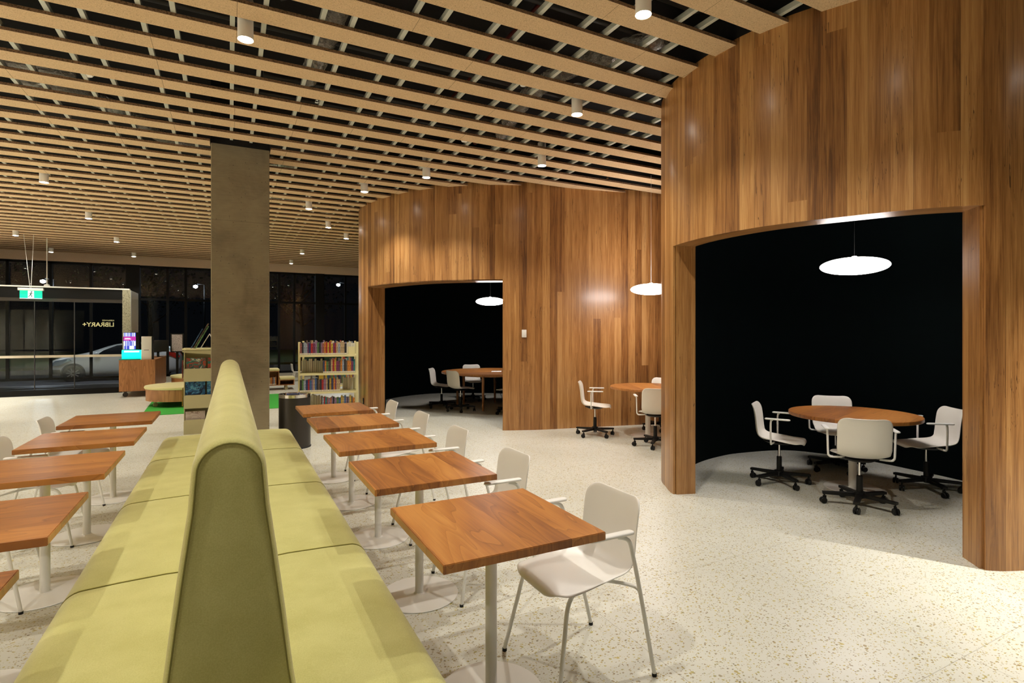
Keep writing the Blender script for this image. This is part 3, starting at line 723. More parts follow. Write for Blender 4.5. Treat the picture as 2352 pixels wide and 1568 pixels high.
for (x, y), l in zip(LT, LL): place(tl, ul, (x, y, 0), 0, l, 'table', 'square cafe tables')

# ------------------------------------------------------------------ shell chairs
def shell(name, mat, parent, dz=0.0, top=0.768):
    """one moulded seat and back; local +X is forward"""
    prof = [(0.235,0.405),(0.228,0.428),(0.205,0.443),(0.16,0.450),(0.09,0.448),(0.02,0.441),(-0.05,0.433),(-0.11,0.432),(-0.155,0.444),(-0.185,0.470),(-0.200,0.510),(-0.207,0.560),(-0.212,0.62),(-0.218,0.68),(-0.226,0.74),(-0.236,0.785),(-0.243,0.808),(-0.249,0.822)]
    kz = (top-0.47)/(0.822-0.47); prof = [(a, b if b < 0.47 else 0.47+(b-0.47)*kz) for a, b in prof]
    P = catmull([Vector((a, b)) for a, b in prof], 2); n = len(P); m = 14
    L = [0]
    for a, b in zip(P, P[1:]): L.append(L[-1]+(b-a).length)
    T = L[-1]; bm = bmesh.new(); g = []
    for i, p in enumerate(P):
        s = L[i]/T; d0, d1 = L[i], T-L[i]
        hw = 0.205
        if s < 0.45: hw = 0.198+0.012*sin(pi*s/0.45)
        elif s < 0.62: hw = 0.200
        else: hw = 0.205
        R0, R1 = 0.10, 0.075
        if d0 < R0: hw -= R0*(1-sqrt(max(0, 1-(1-d0/R0)**2)))*1.0
        if d1 < R1: hw -= R1*(1-sqrt(max(0, 1-(1-d1/R1)**2)))*1.0
        t = (P[min(i+1,n-1)]-P[max(i-1,0)]).normalized(); nr = Vector((-t.y, t.x))      # towards the sitter side
        row = []
        for k in range(m+1):
            w = -1+2*k/m; y = hw*w
            w1 = min(1, max(0, (s-0.10)/0.42)); w1 = w1*w1*(3-2*w1)
            cup = (-0.024*min(1, s/0.10)*(1-w1)+0.034*w1)*(abs(y)/0.205)**2.6
            q = -nr*(-1)
            c = Vector(p) + Vector((t.y, -t.x))*cup
            row.append(bm.verts.new((c.x, y, c.y+dz)))
        g.append(row)
    for i in range(n-1):
        for k in range(m): bm.faces.new((g[i][k], g[i][k+1], g[i+1][k+1], g[i+1][k]))
    o = finish(name, bm, mat, parent, smooth=True)
    md = o.modifiers.new('thick', 'SOLIDIFY'); md.thickness = 0.009; md.offset = 0
    md = o.modifiers.new('sub', 'SUBSURF'); md.levels = 1; md.render_levels = 1
    return o
def armpad(parent, y, x0, x1, z, mat):
    bm = bmesh.new(); rings = []; hw = 0.0215
    for dz, ins in ((-0.007,0.007),(-0.005,0.002),(0.0,0.0),(0.005,0.002),(0.008,0.008)):
        rr = hw-ins; pts = []
        for k in range(9): a = -pi/2+pi*k/8; pts.append((x1-hw+rr*cos(a), y+rr*sin(a)))
        for k in range(9): a = pi/2+pi*k/8; pts.append((x0+hw+rr*cos(a), y+rr*sin(a)))
        rings.append([bm.verts.new((p[0], p[1], z+dz)) for p in pts])
    for a, b in zip(rings, rings[1:]):
        for k in range(18): bm.faces.new((a[k], a[(k+1)%18], b[(k+1)%18], b[k]))
    bm.faces.new(rings[0][::-1]); bm.faces.new(rings[-1])
    return finish('armrest', bm, mat, parent, smooth=True, auto=50)
def make_cafe_chair():
    root = empty('cafe_armchair'); shell('seat_shell', M['white'], root)
    for s in (-1, 1):
        bm = bmesh.new(); tube(bm, catmull([Vector(p) for p in ((0.02,s*0.10,0.420),(0.11,s*0.150,0.412),(0.150,s*0.176,0.402),(0.170,s*0.187,0.380),(0.183,s*0.194,0.34),(0.1972,s*0.2038,0.27),(0.2166,s*0.2166,0.18),(0.252,s*0.24,0.012))], 6), 0.0095, 10); leg = finish('front_leg', bm, M['whitemetal'], root, smooth=True, auto=50)
        bm = bmesh.new(); lathe(bm, [(0,0),(0.011,0),(0.011,0.014),(0,0.014)], 12, (0.2525,s*0.24)); finish('foot_cap', bm, M['rubber'], leg)
        bm = bmesh.new(); tube(bm, catmull([Vector(p) for p in ((-0.252,s*0.24,0.012),(-0.165,s*0.252,0.38),(-0.115,s*0.262,0.56),(-0.085,s*0.266,0.64),(-0.03,s*0.262,0.664))], 6), 0.0095, 10)
        tube(bm, catmull([Vector(p) for p in ((-0.166,s*0.252,0.375),(-0.158,s*0.240,0.408),(-0.13,s*0.20,0.418),(-0.05,s*0.12,0.420),(0.02,s*0.10,0.424))], 6), 0.008, 8)
        leg = finish('rear_leg', bm, M['whitemetal'], root, smooth=True, auto=50)
        bm = bmesh.new(); lathe(bm, [(0,0),(0.011,0),(0.011,0.014),(0,0.014)], 12, (-0.2525,s*0.24)); finish('foot_cap', bm, M['rubber'], leg)
        armpad(root, s*0.262, -0.115, 0.125, 0.672, M['whitemetal'])
    bm = bmesh.new(); tube(bm, [(0.02,-0.10,0.424),(0.02,0.10,0.424)], 0.009, 8); finish('crossbar', bm, M['whitemetal'], root)
    return root
cc = make_cafe_chair(); uc = [False]
RC = [(1.425,2.095),(1.40,3.06),(1.405,4.04),(1.405,4.97),(1.39,5.96)]
RCL = ['white armchair nearest the camera on the right, fully in view','second white armchair from the camera, right row','third white armchair of the right row','fourth white armchair of the right row','farthest white armchair of the right row']
for (x, y), l in zip(RC, RCL): place(cc, uc, (x, y, 0), pi, l, 'chair', 'white armchairs at the cafe tables')
LC = [(-1.27,2.05),(-1.26,3.05),(-1.26,4.09),(-1.25,5.12),(-1.24,6.17)]
LCL = ['white armchair leg at lower left under the nearest left table','white armchair under the second left table, only legs in view','white armchair under the third left table at photo edge','white armchair at left photo edge behind the fourth left table','white armchair at the farthest left table, back fully in view']
for (x, y), l in zip(LC, LCL): place(cc, uc, (x, y, 0), 0, l, 'chair', 'white armchairs at the cafe tables')

# office chairs on castors
def make_office(arms):
    root = empty('swivel_armchair' if arms else 'swivel_chair'); shell('seat_shell', M['cream'], root, 0.015, 0.785)
    bm = bmesh.new(); lathe(bm, [(0,0.405),(0.10,0.405),(0.15,0.43),(0,0.435)], 24); finish('seat_plate', bm, M['black'], root, smooth=True, auto=40)
    if arms:
        for s in (-1, 1):
            bm = bmesh.new(); tube(bm, catmull([Vector(p) for p in ((-0.03,s*0.12,0.432),(-0.045,s*0.218,0.428),(-0.045,s*0.243,0.440),(-0.045,s*0.251,0.47),(-0.045,s*0.256,0.645),(-0.03,s*0.262,0.674))], 6), 0.009, 10); finish('arm_post', bm, M['whitemetal'], root, smooth=True, auto=50)
            armpad(root, s*0.262, -0.10, 0.13, 0.682, M['whitemetal'])
    bm = bmesh.new(); lathe(bm, [(0,0.25),(0.012,0.25),(0.012,0.41),(0,0.41)], 16); finish('gas_lift', bm, M['chrome'], root, smooth=True, auto=40)
    bm = bmesh.new(); lathe(bm, [(0,0.07),(0.022,0.07),(0.026,0.10),(0.024,0.27),(0.018,0.275),(0,0.275)], 20); finish('lift_sleeve', bm, M['black'], root, smooth=True, auto=40)
    bm = bmesh.new(); lathe(bm, [(0,0.075),(0.045,0.08),(0.045,0.13),(0,0.135)], 20)
    for k in range(5):
        R = Matrix.Rotation(2*pi*k/5+0.35, 4, 'Z')
        vs, _ = box(bm, 0.02, 0.29, -0.021, 0.021, 0.085, 0.118, mat=R)
        for v in vs:
            if (v.co.xy).length > 0.2: v.co.z -= 0.012
            if (v.co.xy).length > 0.2 and v.co.z < 0.09: v.co.z += 0.012
    star = finish('star_base', bm, M['black'], root, smooth=True, auto=30)
    for k in range(5):
        a = 2*pi*k/5+0.35; R = Matrix.Translation((0.275*cos(a), 0.275*sin(a), 0)) @ Matrix.Rotation(a*3.1, 4, 'Z')
        bm = bmesh.new()
        for s in (-1, 1):
            tb = bmesh.new(); lathe(tb, [(0,-0.008),(0.024,-0.008),(0.0275,-0.004),(0.0275,0.004),(0.024,0.008),(0,0.008)], 18)
            for v in tb.verts: v.co = R @ Vector((v.co.x-0.008, s*0.014+v.co.z, v.co.y+0.0275))
            me = bpy.data.meshes.new('t'); tb.to_mesh(me); tb.free(); bm.from_mesh(me); bpy.data.meshes.remove(me)
        box(bm, -0.012, 0.016, -0.006, 0.006, 0.03, 0.07, mat=R); tube(bm, [R @ Vector((0,0,0.05)), R @ Vector((0,0,0.09))], 0.007, 8)
        finish('castor', bm, M['black'], star, smooth=True, auto=40)
    return root
oa, ob = make_office(True), make_office(False); ua, ub = [False], [False]
def face(x, y, tx, ty, da=0): return atan2(ty-y, tx-x)+da
T1 = (5.44, 3.20)
for (x, y, da, l) in ((4.97,3.66,-0.28,'cream swivel armchair at left of the right room table, side on'),(4.93,2.84,0.10,'cream swivel armchair with its back to the camera in the right room'),
                      (6.03,2.84,-0.12,'swivel armchair at right of the right room table, partly behind the jamb'),(6.0,3.72,0.0,'swivel armchair behind the right room table facing the camera')):
    place(oa, ua, (x, y, 0), face(x, y, *T1, da), l, 'chair', 'swivel armchairs')
T3 = (5.50, 6.22)
for (x, y, da, l) in ((4.84,6.63,-0.12,'white swivel armchair left of the round nook table, fully in view'),(5.10,5.62,0.0,'swivel armchair back in front of the nook table, cut by the right room'),
                      (6.05,6.55,0.0,'swivel armchair behind the nook table, only its top edge and castor in view')):
    place(oa, ua, (x, y, 0), face(x, y, *T3, da), l, 'chair', 'swivel armchairs')
T2 = (4.82, 10.24)
for (x, y, da, l) in ((3.87,10.60,-0.25,'armless white swivel chair leftmost in the middle room, side on'),(4.02,9.93,-0.10,'armless swivel chair with its cream back to the camera in the middle room'),
                      (4.90,11.36,-0.15,'armless white swivel chair behind the middle room table'),(4.72,9.17,0.15,'armless swivel chair at right of middle room, cut off by the timber jamb')):
    place(ob, ub, (x, y, 0), face(x, y, *T2, da), l, 'chair', 'armless swivel chairs')

# round tables
def round_table(x, y, r, name, label, legs=None, rot=0.0):
    root = tag(empty(name, (x, y, 0), rot), label, 'table')
    bm = bmesh.new(); lathe(bm, [(0,0.705),(r-0.004,0.705),(r,0.709),(r,0.736),(r-0.004,0.74),(0,0.74)], 96); finish('tabletop', bm, M['topR'], root, smooth=True, auto=35)
    if legs is None:
        bm = bmesh.new(); lathe(bm, [(0.045,0.010),(0.037,0.014),(0.037,0.69),(0.14,0.695),(0.14,0.7045),(0,0.7045)], 32, close=False); finish('pole', bm, M['whitemetal'], root, smooth=True, auto=40)
        bm = bmesh.new(); lathe(bm, [(0,0.001),(0.25,0.001),(0.252,0.005),(0.249,0.009),(0.06,0.012),(0,0.012)], 56); finish('base_disc', bm, M['whitemetal'], root, smooth=True, auto=40)
    else:
        for a, rr in legs:
            bm = bmesh.new(); t = radians(a); tube(bm, [(rr*cos(t), rr*sin(t), 0.0), (rr*cos(t), rr*sin(t), 0.704)], [0.020, 0.030], 16); finish('leg', bm, M['legwood'], root, smooth=True, auto=50)
        bm = bmesh.new(); lathe(bm, [(0.66,0.66),(0.68,0.66),(0.68,0.704),(0.66,0.704)], 48, close=False); finish('apron', bm, M['legwood'], root)
    return root
round_table(*T1, 0.565, 'round_table', 'round wooden pedestal table inside the dark right room', rot=0.3)
round_table(*T3, 0.55, 'round_table', 'round wooden pedestal table in the nook between timber rooms', rot=1.1)
big = round_table(*T2, 1.02, 'large_round_table', 'large round wooden table on tapered legs inside the middle room', legs=[(157,0.69),(122,0.69),(57,0.66),(232,0.68),(337,0.69),(285,0.69)])
pp_ = tag(bbox_obj('paper_sheet', (-0.10,0.10,-0.15,0.15,0,0.002), M['paper']), 'white paper lying on the large round table', 'paper'); pp_.location = (4.86, 10.05, 0.7405); pp_.rotation_euler = (0,0,-0.5)
bm = bmesh.new(); tube(bm, catmull([Vector(p) for p in ((5.10,10.72,0.70),(5.12,10.66,0.55),(5.16,10.52,0.3),(5.2,10.35,0.02),(5.3,10.2,0.006),(5.5,10.1,0.006))], 6), 0.005, 6)
cdo = finish('power_cord', bm, M['black'], big, smooth=True); cdo.data.transform(Matrix.Translation((-T2[0], -T2[1], 0)))

# ------------------------------------------------------------------ pendants
def pendant(x, y, z, r, label):
    root = tag(empty('pendant_light', (x, y, z)), label, 'pendant light')
    bm = bmesh.new(); lathe(bm, [(r*cos(t*pi/24-pi/2) if 0 < t < 24 else 0, 0.082*sin(t*pi/24-pi/2)) for t in range(25)], 64, close=False)
    finish('glowing_disc', bm, M['pend'], root, smooth=True, auto=60)
    bm = bmesh.new(); tube(bm, [(0,0,0.082),(0,0,4.44-z if label.find('nook') < 0 else 3.88-z)], 0.0018, 6)
    finish('cable', bm, M['black'] if label.find('nook') < 0 else M['whitemetal'], root)
    bm = bmesh.new(); lathe(bm, [(0,0.080),(0.022,0.080),(0.022,0.096),(0,0.096)], 16); finish('ceiling_mount', bm, M['whitemetal'], root)
pendant(5.45,3.19,2.185,0.298,'glowing white disc pendant in the dark right room')
pendant(5.58,6.24,2.18,0.30,'glowing white disc pendant hung over the nook, cut by right room')
pendant(4.81,10.24,2.185,0.30,'glowing white disc pendant inside the middle room')

# switch and outlet
sw = tag(empty('light_switch', (4.105,7.492,1.52), -0.40), 'white light switch plate on the middle timber wall', 'light switch')
bbox_obj('switch_plate', (-0.037,0.037,-0.012,0.0,-0.06,0.06), M['whitemetal'], sw, 0.003)
bbox_obj('rocker', (-0.010,0.010,-0.016,-0.0122,-0.035,-0.015), M['white'], sw, 0.001)
ou = tag(empty('power_outlet', (2.178,10.12,0.28), -pi/2-0.05), 'small dark power outlet low on the edge of the middle room', 'power outlet')
bbox_obj('outlet_plate', (-0.03,0.03,-0.010,0.004,-0.055,0.055), M['black'], ou, 0.003); bbox_obj('socket', (-0.014,0.014,-0.013,-0.0102,-0.03,0.0), M['chrome'], ou, 0.002)

# ------------------------------------------------------------------ bin
b = tag(empty('waste_bin', (0.775,7.83,0)), 'dark grey cylindrical bin with steel rim beside the column', 'bin')
bm = bmesh.new(); lathe(bm, [(0,0.02),(0.20,0.02),(0.20,0.67),(0,0.67)], 48); finish('body', bm, M['bin'], b, smooth=True, auto=40)
bm = bmesh.new(); lathe(bm, [(0,0.0),(0.205,0.0),(0.208,0.012),(0.20,0.0195),(0,0.0195)], 48); finish('foot_ring', bm, M['rubber'], b, smooth=True, auto=40)
bm = bmesh.new(); lathe(bm, [(0.200,0.6705),(0.202,0.71),(0.196,0.716),(0.16,0.712),(0.155,0.69),(0.10,0.675),(0,0.672)], 48, close=False); lathe(bm, [(0,0.671),(0.2,0.6705)], 48, close=False); finish('steel_rim', bm, M['chrome'], b, smooth=True, auto=40)
bm = bmesh.new()
for k in range(7):
    a = k*0.9; box(bm, -0.05, 0.06, -0.004, 0.012, 0.68, 0.705, mat=Matrix.Translation((0.07*cos(a),0.07*sin(a),0.004*k)) @ Matrix.Rotation(a*2, 4, 'Z'))
finish('bin_liner', bm, plain('blue grey liner', (0.08,0.10,0.22), 0.3), b)

# ------------------------------------------------------------------ bookshelves
def book_mesh(h, d, t):
    bm = bmesh.new()
    box(bm, -t/2, -t/2+0.0015, 0, d, 0, h, 0); box(bm, t/2-0.0015, t/2, 0, d, 0, h, 0); box(bm, -t/2+0.0015, t/2-0.0015, 0, 0.002, 0, h, 0)
    box(bm, -t/2+0.0015, t/2-0.0015, 0.002, d-0.004, 0.003, h-0.003, 1)
    box(bm, -t/2+0.001, t/2-0.001, -0.0006, 0, 0.006, 0.030, 1)
    me = bpy.data.meshes.new('book'); bmesh.ops.recalc_face_normals(bm, faces=bm.faces); bm.to_mesh(me); bm.free(); me.materials.append(M['book0']); me.materials.append(M['page']); return me
BM_ = [(book_mesh(h, d, t), t, h) for h, d, t in ((0.205,0.135,0.024),(0.195,0.13,0.030),(0.215,0.14,0.020),(0.188,0.125,0.034),(0.225,0.145,0.027),(0.198,0.13,0.017))]
books = [0]
def add_book(mat4, label, group, ci, k, cat='book'):
    me, t, h = BM_[k]; o = bpy.data.objects.new('book', me); COL.objects.link(o); o.matrix_world = mat4
    o.material_slots[0].link = 'OBJECT'; o.material_slots[0].material = M['book%d' % ci]; tag(o, label, cat, group); books[0] += 1
def row(mat4, x0, x1, z, y, flip, label, group, rng):
    x = x0
    while True:
        k = rng.randrange(6); t = BM_[k][1]
        if x+t > x1: break
        m = Matrix.Translation((x+t/2, y, z)) @ (Matrix.Rotation(pi, 4, 'Z') if flip else Matrix.Identity(4))
        add_book(mat4 @ m, label, group, rng.randrange(14), k); x += t+0.001
def bookshelf(x, y, rz, label, rows, w=0.92, n='cream steel bookshelf'):
    root = tag(empty('bookshelf', (x, y, 0), rz), label, 'bookshelf'); mat4 = Matrix.Translation((x,y,0)) @ Matrix.Rotation(rz, 4, 'Z')
    for s in (-1, 1):
        bm = bmesh.new(); box(bm, s*w/2-0.018, s*w/2+0.018, -0.02, 0.02, 0.0, 1.38); 
        finish('upright', bm, M['shelf'], root)
        bm = bmesh.new(); box(bm, s*w/2-0.012, s*w/2+0.012, -0.22, 0.22, 0.0, 0.05); finish('foot', bm, M['shelf'], root)
    for z in (0.27,0.57,0.87,1.17):
        bm = bmesh.new(); box(bm, -w/2+0.019, w/2-0.019, -0.215, 0.215, z-0.006, z); box(bm, -w/2+0.019, w/2-0.019, -0.225, -0.2155, z-0.03, z+0.004); box(bm, -w/2+0.019, w/2-0.019, 0.2155, 0.225, z-0.03, z+0.004)
        for s in (-1, 1): box(bm, s*(w/2-0.020)-0.001, s*(w/2-0.020)+0.001, -0.215, -0.021, z+0.001, z+0.06)
        finish('shelf', bm, M['shelf'], root)
    bm = bmesh.new(); box(bm, -w/2+0.02, w/2-0.02, -0.2, 0.2, 0.051, 0.075); finish('base_tray', bm, M['rack'], root)
    for z, xa, xb, flip, lab, grp, seed in rows:
        rng = random.Random(seed); row(mat4, xa, xb, z+0.0005, -0.205 if not flip else 0.205, flip, lab, grp, rng)
W2 = 0.435
g = 'library books on the bookshelf right of the column'
bookshelf(1.47,9.49,-0.19,'cream yellow steel bookshelf of coloured paperbacks right of column',[
    (1.17,-W2,W2-0.13,False,'upright paperback on the top shelf of the cream bookshelf','books on the top shelf',1),
    (0.87,-0.08,W2,False,'upright paperback facing front on the second shelf, right half','books facing front on the second shelf',2),
    (0.87,-W2,-0.05,True,'book turned pages outward on the second shelf, left half','books turned away on the second shelf',3),
    (0.57,-W2,0.21,False,'upright paperback facing front on the third shelf, left part','books facing front on the third shelf',4),
    (0.57,0.22,W2,True,'book turned pages outward on the third shelf, right end','books turned away on the third shelf',5),
    (0.27,-0.12,W2,False,'upright paperback facing front on the lowest visible shelf','books on the lowest visible shelf',6),
    (0.27,-W2+0.08,-0.13,True,'book turned pages outward on the lowest shelf, left part','books turned away on the lowest shelf',7),
    (1.17,-0.1,W2,True,'book on the far side of the top shelf','far side books of the top shelf',8)])
cardm = tag(bbox_obj('display_card', (-0.055,0.055,-0.003,0.003,0,0.13), M['shelf']), 'blank yellow card standing at right end of the top shelf', 'card'); cardm.location = (1.47+0.365*cos(-0.19)+0.19*sin(-0.19), 9.49+0.365*sin(-0.19)-0.19*cos(-0.19), 1.1745); cardm.rotation_euler = (0,0,-0.19)
bookshelf(1.66,10.62,-0.19,'second cream bookshelf standing just behind the first one',[
    (1.17,-W2,W2,False,'book on the top shelf of the rear bookshelf','books on the rear bookshelf top',11),
    (0.87,0.0,W2,False,'book on the second shelf of the rear bookshelf','books on the rear bookshelf second shelf',12),
    (0.57,-0.2,W2,False,'book on the third shelf of the rear bookshelf','books on the rear bookshelf third shelf',13)])

# ------------------------------------------------------------------ magazine rack
mr = tag(empty('magazine_rack', (-0.615,9.5,0)), 'pale olive steel magazine rack half hidden behind the column', 'magazine rack')
bbox_obj('side_panel', (0.0,0.012,0.05,0.42,0.0,1.27), M['rack'], mr); bbox_obj('side_panel', (0.588,0.60,0.05,0.42,0.0,1.27), M['rack'], mr)
bbox_obj('back_panel', (0.0125,0.5875,0.20,0.215,0.0,1.27), M['rack'], mr)
bbox_obj('top_shelf', (-0.02,0.62,-0.01,0.44,1.272,1.295), M['shelf'], mr, 0.004)
for i, (z0, z1) in enumerate(((1.185,1.265),(0.794,0.99),(0.389,0.591),(0.0,0.219))):
    bm = bmesh.new(); pts = [(0.0,z0),(0.60,z0)]
    R = 0.03
    if i == 0: pts = [(-0.02,1.265),(-0.02,1.245),(0.0,1.235),(0.60,1.18),(0.60,1.265)]
    else: pts = [(0.0,z0)]+[(0.60,z0),(0.60,z1)]+[(R-R*sin(a), z1-R+R*cos(a)) for a in (0,pi/8,pi/4,3*pi/8,pi/2)]
    a = [bm.verts.new((p[0],0.0,p[1])) for p in pts]; c = [bm.verts.new((p[0],0.008,p[1])) for p in pts]; bm.faces.new(a); bm.faces.new(c[::-1])
    for k in range(len(pts)): bm.faces.new((a[k], c[k], c[(k+1)%len(pts)], a[(k+1)%len(pts)]))
    finish('pocket_front', bm, M['rack'], mr)
for z in (0.794,0.389,0.02): bbox_obj('pocket_base', (0.0125,0.5875,0.0085,0.199,z-0.001,z+0.008), M['rack'], mr)
def cover(name, bands):
    """magazine: procedural printed front in object space"""
    n = N(name, 0.35); p = n.coord(); x, y, z = n.sep(p)
    f = n.noise(p, 9.0, 4, 2.0); c = n.ramp(f, bands, 'CONSTANT')
    n.base(c); return n.m
mags = [(0.03,0.83,0.31,'magazine with a figure in red and teal on its cover',[(0,(0.02,0.10,0.09)),(0.42,(0.35,0.06,0.03)),(0.5,(0.03,0.16,0.13)),(0.58,(0.6,0.55,0.45)),(0.64,(0.02,0.25,0.08))]),
        (0.02,0.40,0.385,'dark magazine with a blue domed picture on its cover',[(0,(0.01,0.02,0.05)),(0.45,(0.03,0.12,0.25)),(0.55,(0.12,0.35,0.5)),(0.62,(0.02,0.02,0.06)),(0.7,(0.3,0.03,0.03))]),
        (0.02,0.03,0.30,'pale magazine with brown sketches on its cover',[(0,(0.5,0.42,0.36)),(0.5,(0.6,0.52,0.46)),(0.58,(0.2,0.10,0.08)),(0.62,(0.55,0.46,0.40))])]
for i, (x, z, h, lab, bands) in enumerate(mags):
    for j in range(2):
        o = bbox_obj('magazine', (0,0.26,0,0.006,0,h-0.0*j), cover('magazine cover %d%d' % (i,j), bands if j == 0 else bands[::-1] and [(0,bands[1][1]),(0.5,bands[2][1]),(0.6,bands[0][1])]))
        o.location = (-0.615+x+0.285*j, 9.5+0.02, z+0.012); o.rotation_euler = (radians(-7),0,0)
        tag(o, lab if j == 0 else lab.replace('magazine', 'second magazine right of the'), 'magazine')
# leaning picture books on the rack top
st = tag(empty('book_easel', (-0.30,9.70,1.296)), 'white wire easel on top of the magazine rack', 'easel')
bm = bmesh.new()
for y in (-0.06,0.06):
    tube(bm, [(0.12,y,0.0),(0.02,y,0.22)], 0.005, 6); tube(bm, [(-0.10,y,0.0),(0.02,y,0.22)], 0.005, 6)
tube(bm, [(0.12,-0.06,0.02),(0.12,0.06,0.02)], 0.004, 6); tube(bm, [(0.02,-0.06,0.22),(0.02,0.06,0.22)], 0.005, 6); finish('wire_frame', bm, M['whitemetal'], st)
for i, (dx, w, h, c, lab) in enumerate(((-0.165,0.008,0.33,8,'blue and red picture book leaning on the rack top'),(-0.13,0.012,0.43,13,'tall grey picture book leaning on the easel'),(-0.108,0.012,0.38,11,'green picture book leaning behind the grey one'))):
    o = bbox_obj('picture_book', (-w/2,w/2,-0.11,0.11,0,h), [M['book%d' % c]]); o.location = (-0.36+dx, 9.70, 1.297); o.rotation_euler = (0,radians(27),0); tag(o, lab, 'book')
for k in range(2):
    o = bbox_obj('magazine', (0,0.005,-0.0,0.2,0,0.27), M['book%d' % (0 if k else 10)]); o.location = (-0.640,9.58,0.42+0.42*k); tag(o, ['dark red booklet clipped low on the left side of the rack','ochre booklet clipped high on the left side of the rack'][k], 'booklet')

# ------------------------------------------------------------------ rugs and children's area
def rug(name, pts, label):
    bm = bmesh.new(); prism(bm, pts, 0.0005, 0.010); tag(finish(name, bm, M['rug']), label, 'rug')
rug('green_rug', [(-1.45,12.0),(1.75,12.0),(1.75,14.8),(-1.55,14.8)], 'large bright green rug under the round ottoman')
rug('round_green_mat', [(2.35+0.5*cos(t*pi/16), 16.7+0.5*sin(t*pi/16)) for t in range(32)], 'round green mat beside the cream bookshelf')
def ottoman(x, y, r, z1, label):
    root = tag(empty('ottoman', (x, y, 0.011 if y < 14.5 else 0)), label, 'ottoman')
    bm = bmesh.new(); lathe(bm, [(0,0.12),(r-0.02,0.12),(r-0.02,z1-0.06),(0,z1-0.06)], 64); finish('body', bm, M['legwood'], root, smooth=True, auto=40)
    bm = bmesh.new(); lathe(bm, [(0,z1-0.0595),(r,z1-0.0595),(r+0.012,z1-0.03),(r,z1-0.004),(r-0.05,z1),(0,z1+0.004)], 64); finish('cushion', bm, M['cushion'], root, smooth=True, auto=60)
    for k in range(4):
        a = k*pi/2+3.7; bm = bmesh.new(); c = (cos(a)*(r-0.14), sin(a)*(r-0.14))
        lathe(bm, [(0,0),(0.045,0),(0.045,0.03),(0,0.03)], 18); R = Matrix.Translation((c[0],c[1],0.0455)) @ Matrix.Rotation(a, 4, 'Z') @ Matrix.Rotation(pi/2, 4, 'X')
        for v in bm.verts: v.co = R @ v.co
        box(bm, c[0]-0.03, c[0]+0.03, c[1]-0.02, c[1]+0.02, 0.092, 0.1195); finish('castor', bm, M['rack'], root, smooth=True, auto=40)
ottoman(-0.86,13.62,0.72,0.42,'large round ottoman with pale yellow cushion, in front on the green rug')
ottoman(-0.72,16.3,0.62,0.46,'round ottoman with pale yellow cushion behind the larger one')
lo_ = tag(empty('reading_bench', (1.16,15.85,0)), 'wheeled wooden bench with book cubby and pale yellow cushions', 'bench')
def openbox(name, x0, x1, y0, y1, z0, z1, parent, t=0.018):
    bm = bmesh.new(); box(bm, x0, x1, y0, y1, z0, z0+t); box(bm, x0, x1, y0, y1, z1-t, z1); box(bm, x0, x0+t, y0, y1, z0+t, z1-t); box(bm, x1-t, x1, y0, y1, z0+t, z1-t); box(bm, x0+t, x1-t, y1-t, y1, z0+t, z1-t); return finish(name, bm, M['legwood'], parent)
openbox('cubby', -0.75,0.02,0,0.6,0.12,0.51,lo_); openbox('low_cubby', 0.0205,0.40,0,0.6,0.12,0.27,lo_)
bbox_obj('cushion', (-0.76,0.03,-0.01,0.61,0.511,0.565), M['cushion'], lo_, 0.015); bbox_obj('cushion', (0.032,0.42,-0.01,0.61,0.271,0.335), M['cushion'], lo_, 0.015)
for x in (-0.6,0.2):
    bm = bmesh.new(); R = Matrix.Translation((x,0.08,0.045)) @ Matrix.Rotation(pi/2, 4, 'X'); lathe(bm, [(0,0),(0.045,0),(0.045,0.03),(0,0.03)], 18)
    for v in bm.verts: v.co = R @ v.co
    box(bm, x-0.03, x+0.03, 0.04, 0.09, 0.091, 0.1195); box(bm, x-0.02, x+0.02, 0.45, 0.5, 0.0, 0.1195); finish('castor', bm, M['rack'], lo_, smooth=True, auto=40)
rng = random.Random(31); x = -0.30
for k in range(9):
    kk = rng.randrange(6); t = BM_[kk][1]
    add_book(Matrix.Translation((1.16+x, 15.88, 0.1385)), 'book in the cubby of the wheeled bench', 'books in the bench cubby', [5,3,9,3,5,9,13,7,5][k], kk); x += t+0.002
def kidchair(x, y, rz, label):
    root = tag(empty('child_chair', (x, y, 0), rz), label, 'chair', 'child chairs')
    bm = bmesh.new(); P = catmull([Vector(p) for p in ((0.15,0.30),(0.0,0.29),(-0.12,0.30),(-0.16,0.36),(-0.19,0.55))], 5); g = []
    for i, p in enumerate(P): g.append([bm.verts.new((p.x, 0.15*w, p.y)) for w in (-1,-.5,0,.5,1)])
    for a, b_ in zip(g, g[1:]):
        for k in range(4): bm.faces.new((a[k], a[k+1], b_[k+1], b_[k]))
    o = finish('shell', bm, M['white'], root, smooth=True); md = o.modifiers.new('t', 'SOLIDIFY'); md.thickness = 0.02; md.offset = 0
    for sx in (-1, 1):
        for sy in (-1, 1):
            bm = bmesh.new(); tube(bm, [(sx*0.10,sy*0.11,0.285),(sx*0.15,sy*0.14,0.0)], [0.022,0.014], 8); finish('leg', bm, M['white'], root)
kidchair(1.93,18.6,0.05,'small white child chair by the far window')
kidchair(0.85,18.9,1.2,'white child chair behind the wheeled bench')
kt = tag(empty('child_table', (2.52,18.6,0)), 'small white round child table beside the far window', 'table')
bm = bmesh.new(); lathe(bm, [(0,0.48),(0.38,0.48),(0.39,0.49),(0.38,0.50),(0,0.50)], 40); finish('tabletop', bm, M['white'], kt, smooth=True, auto=40)
for k in range(4):
    a = k*pi/2+0.6; bm = bmesh.new(); tube(bm, [(0.2*cos(a),0.2*sin(a),0.479),(0.26*cos(a),0.26*sin(a),0)], 0.022, 10); finish('leg', bm, M['chrome'], kt)

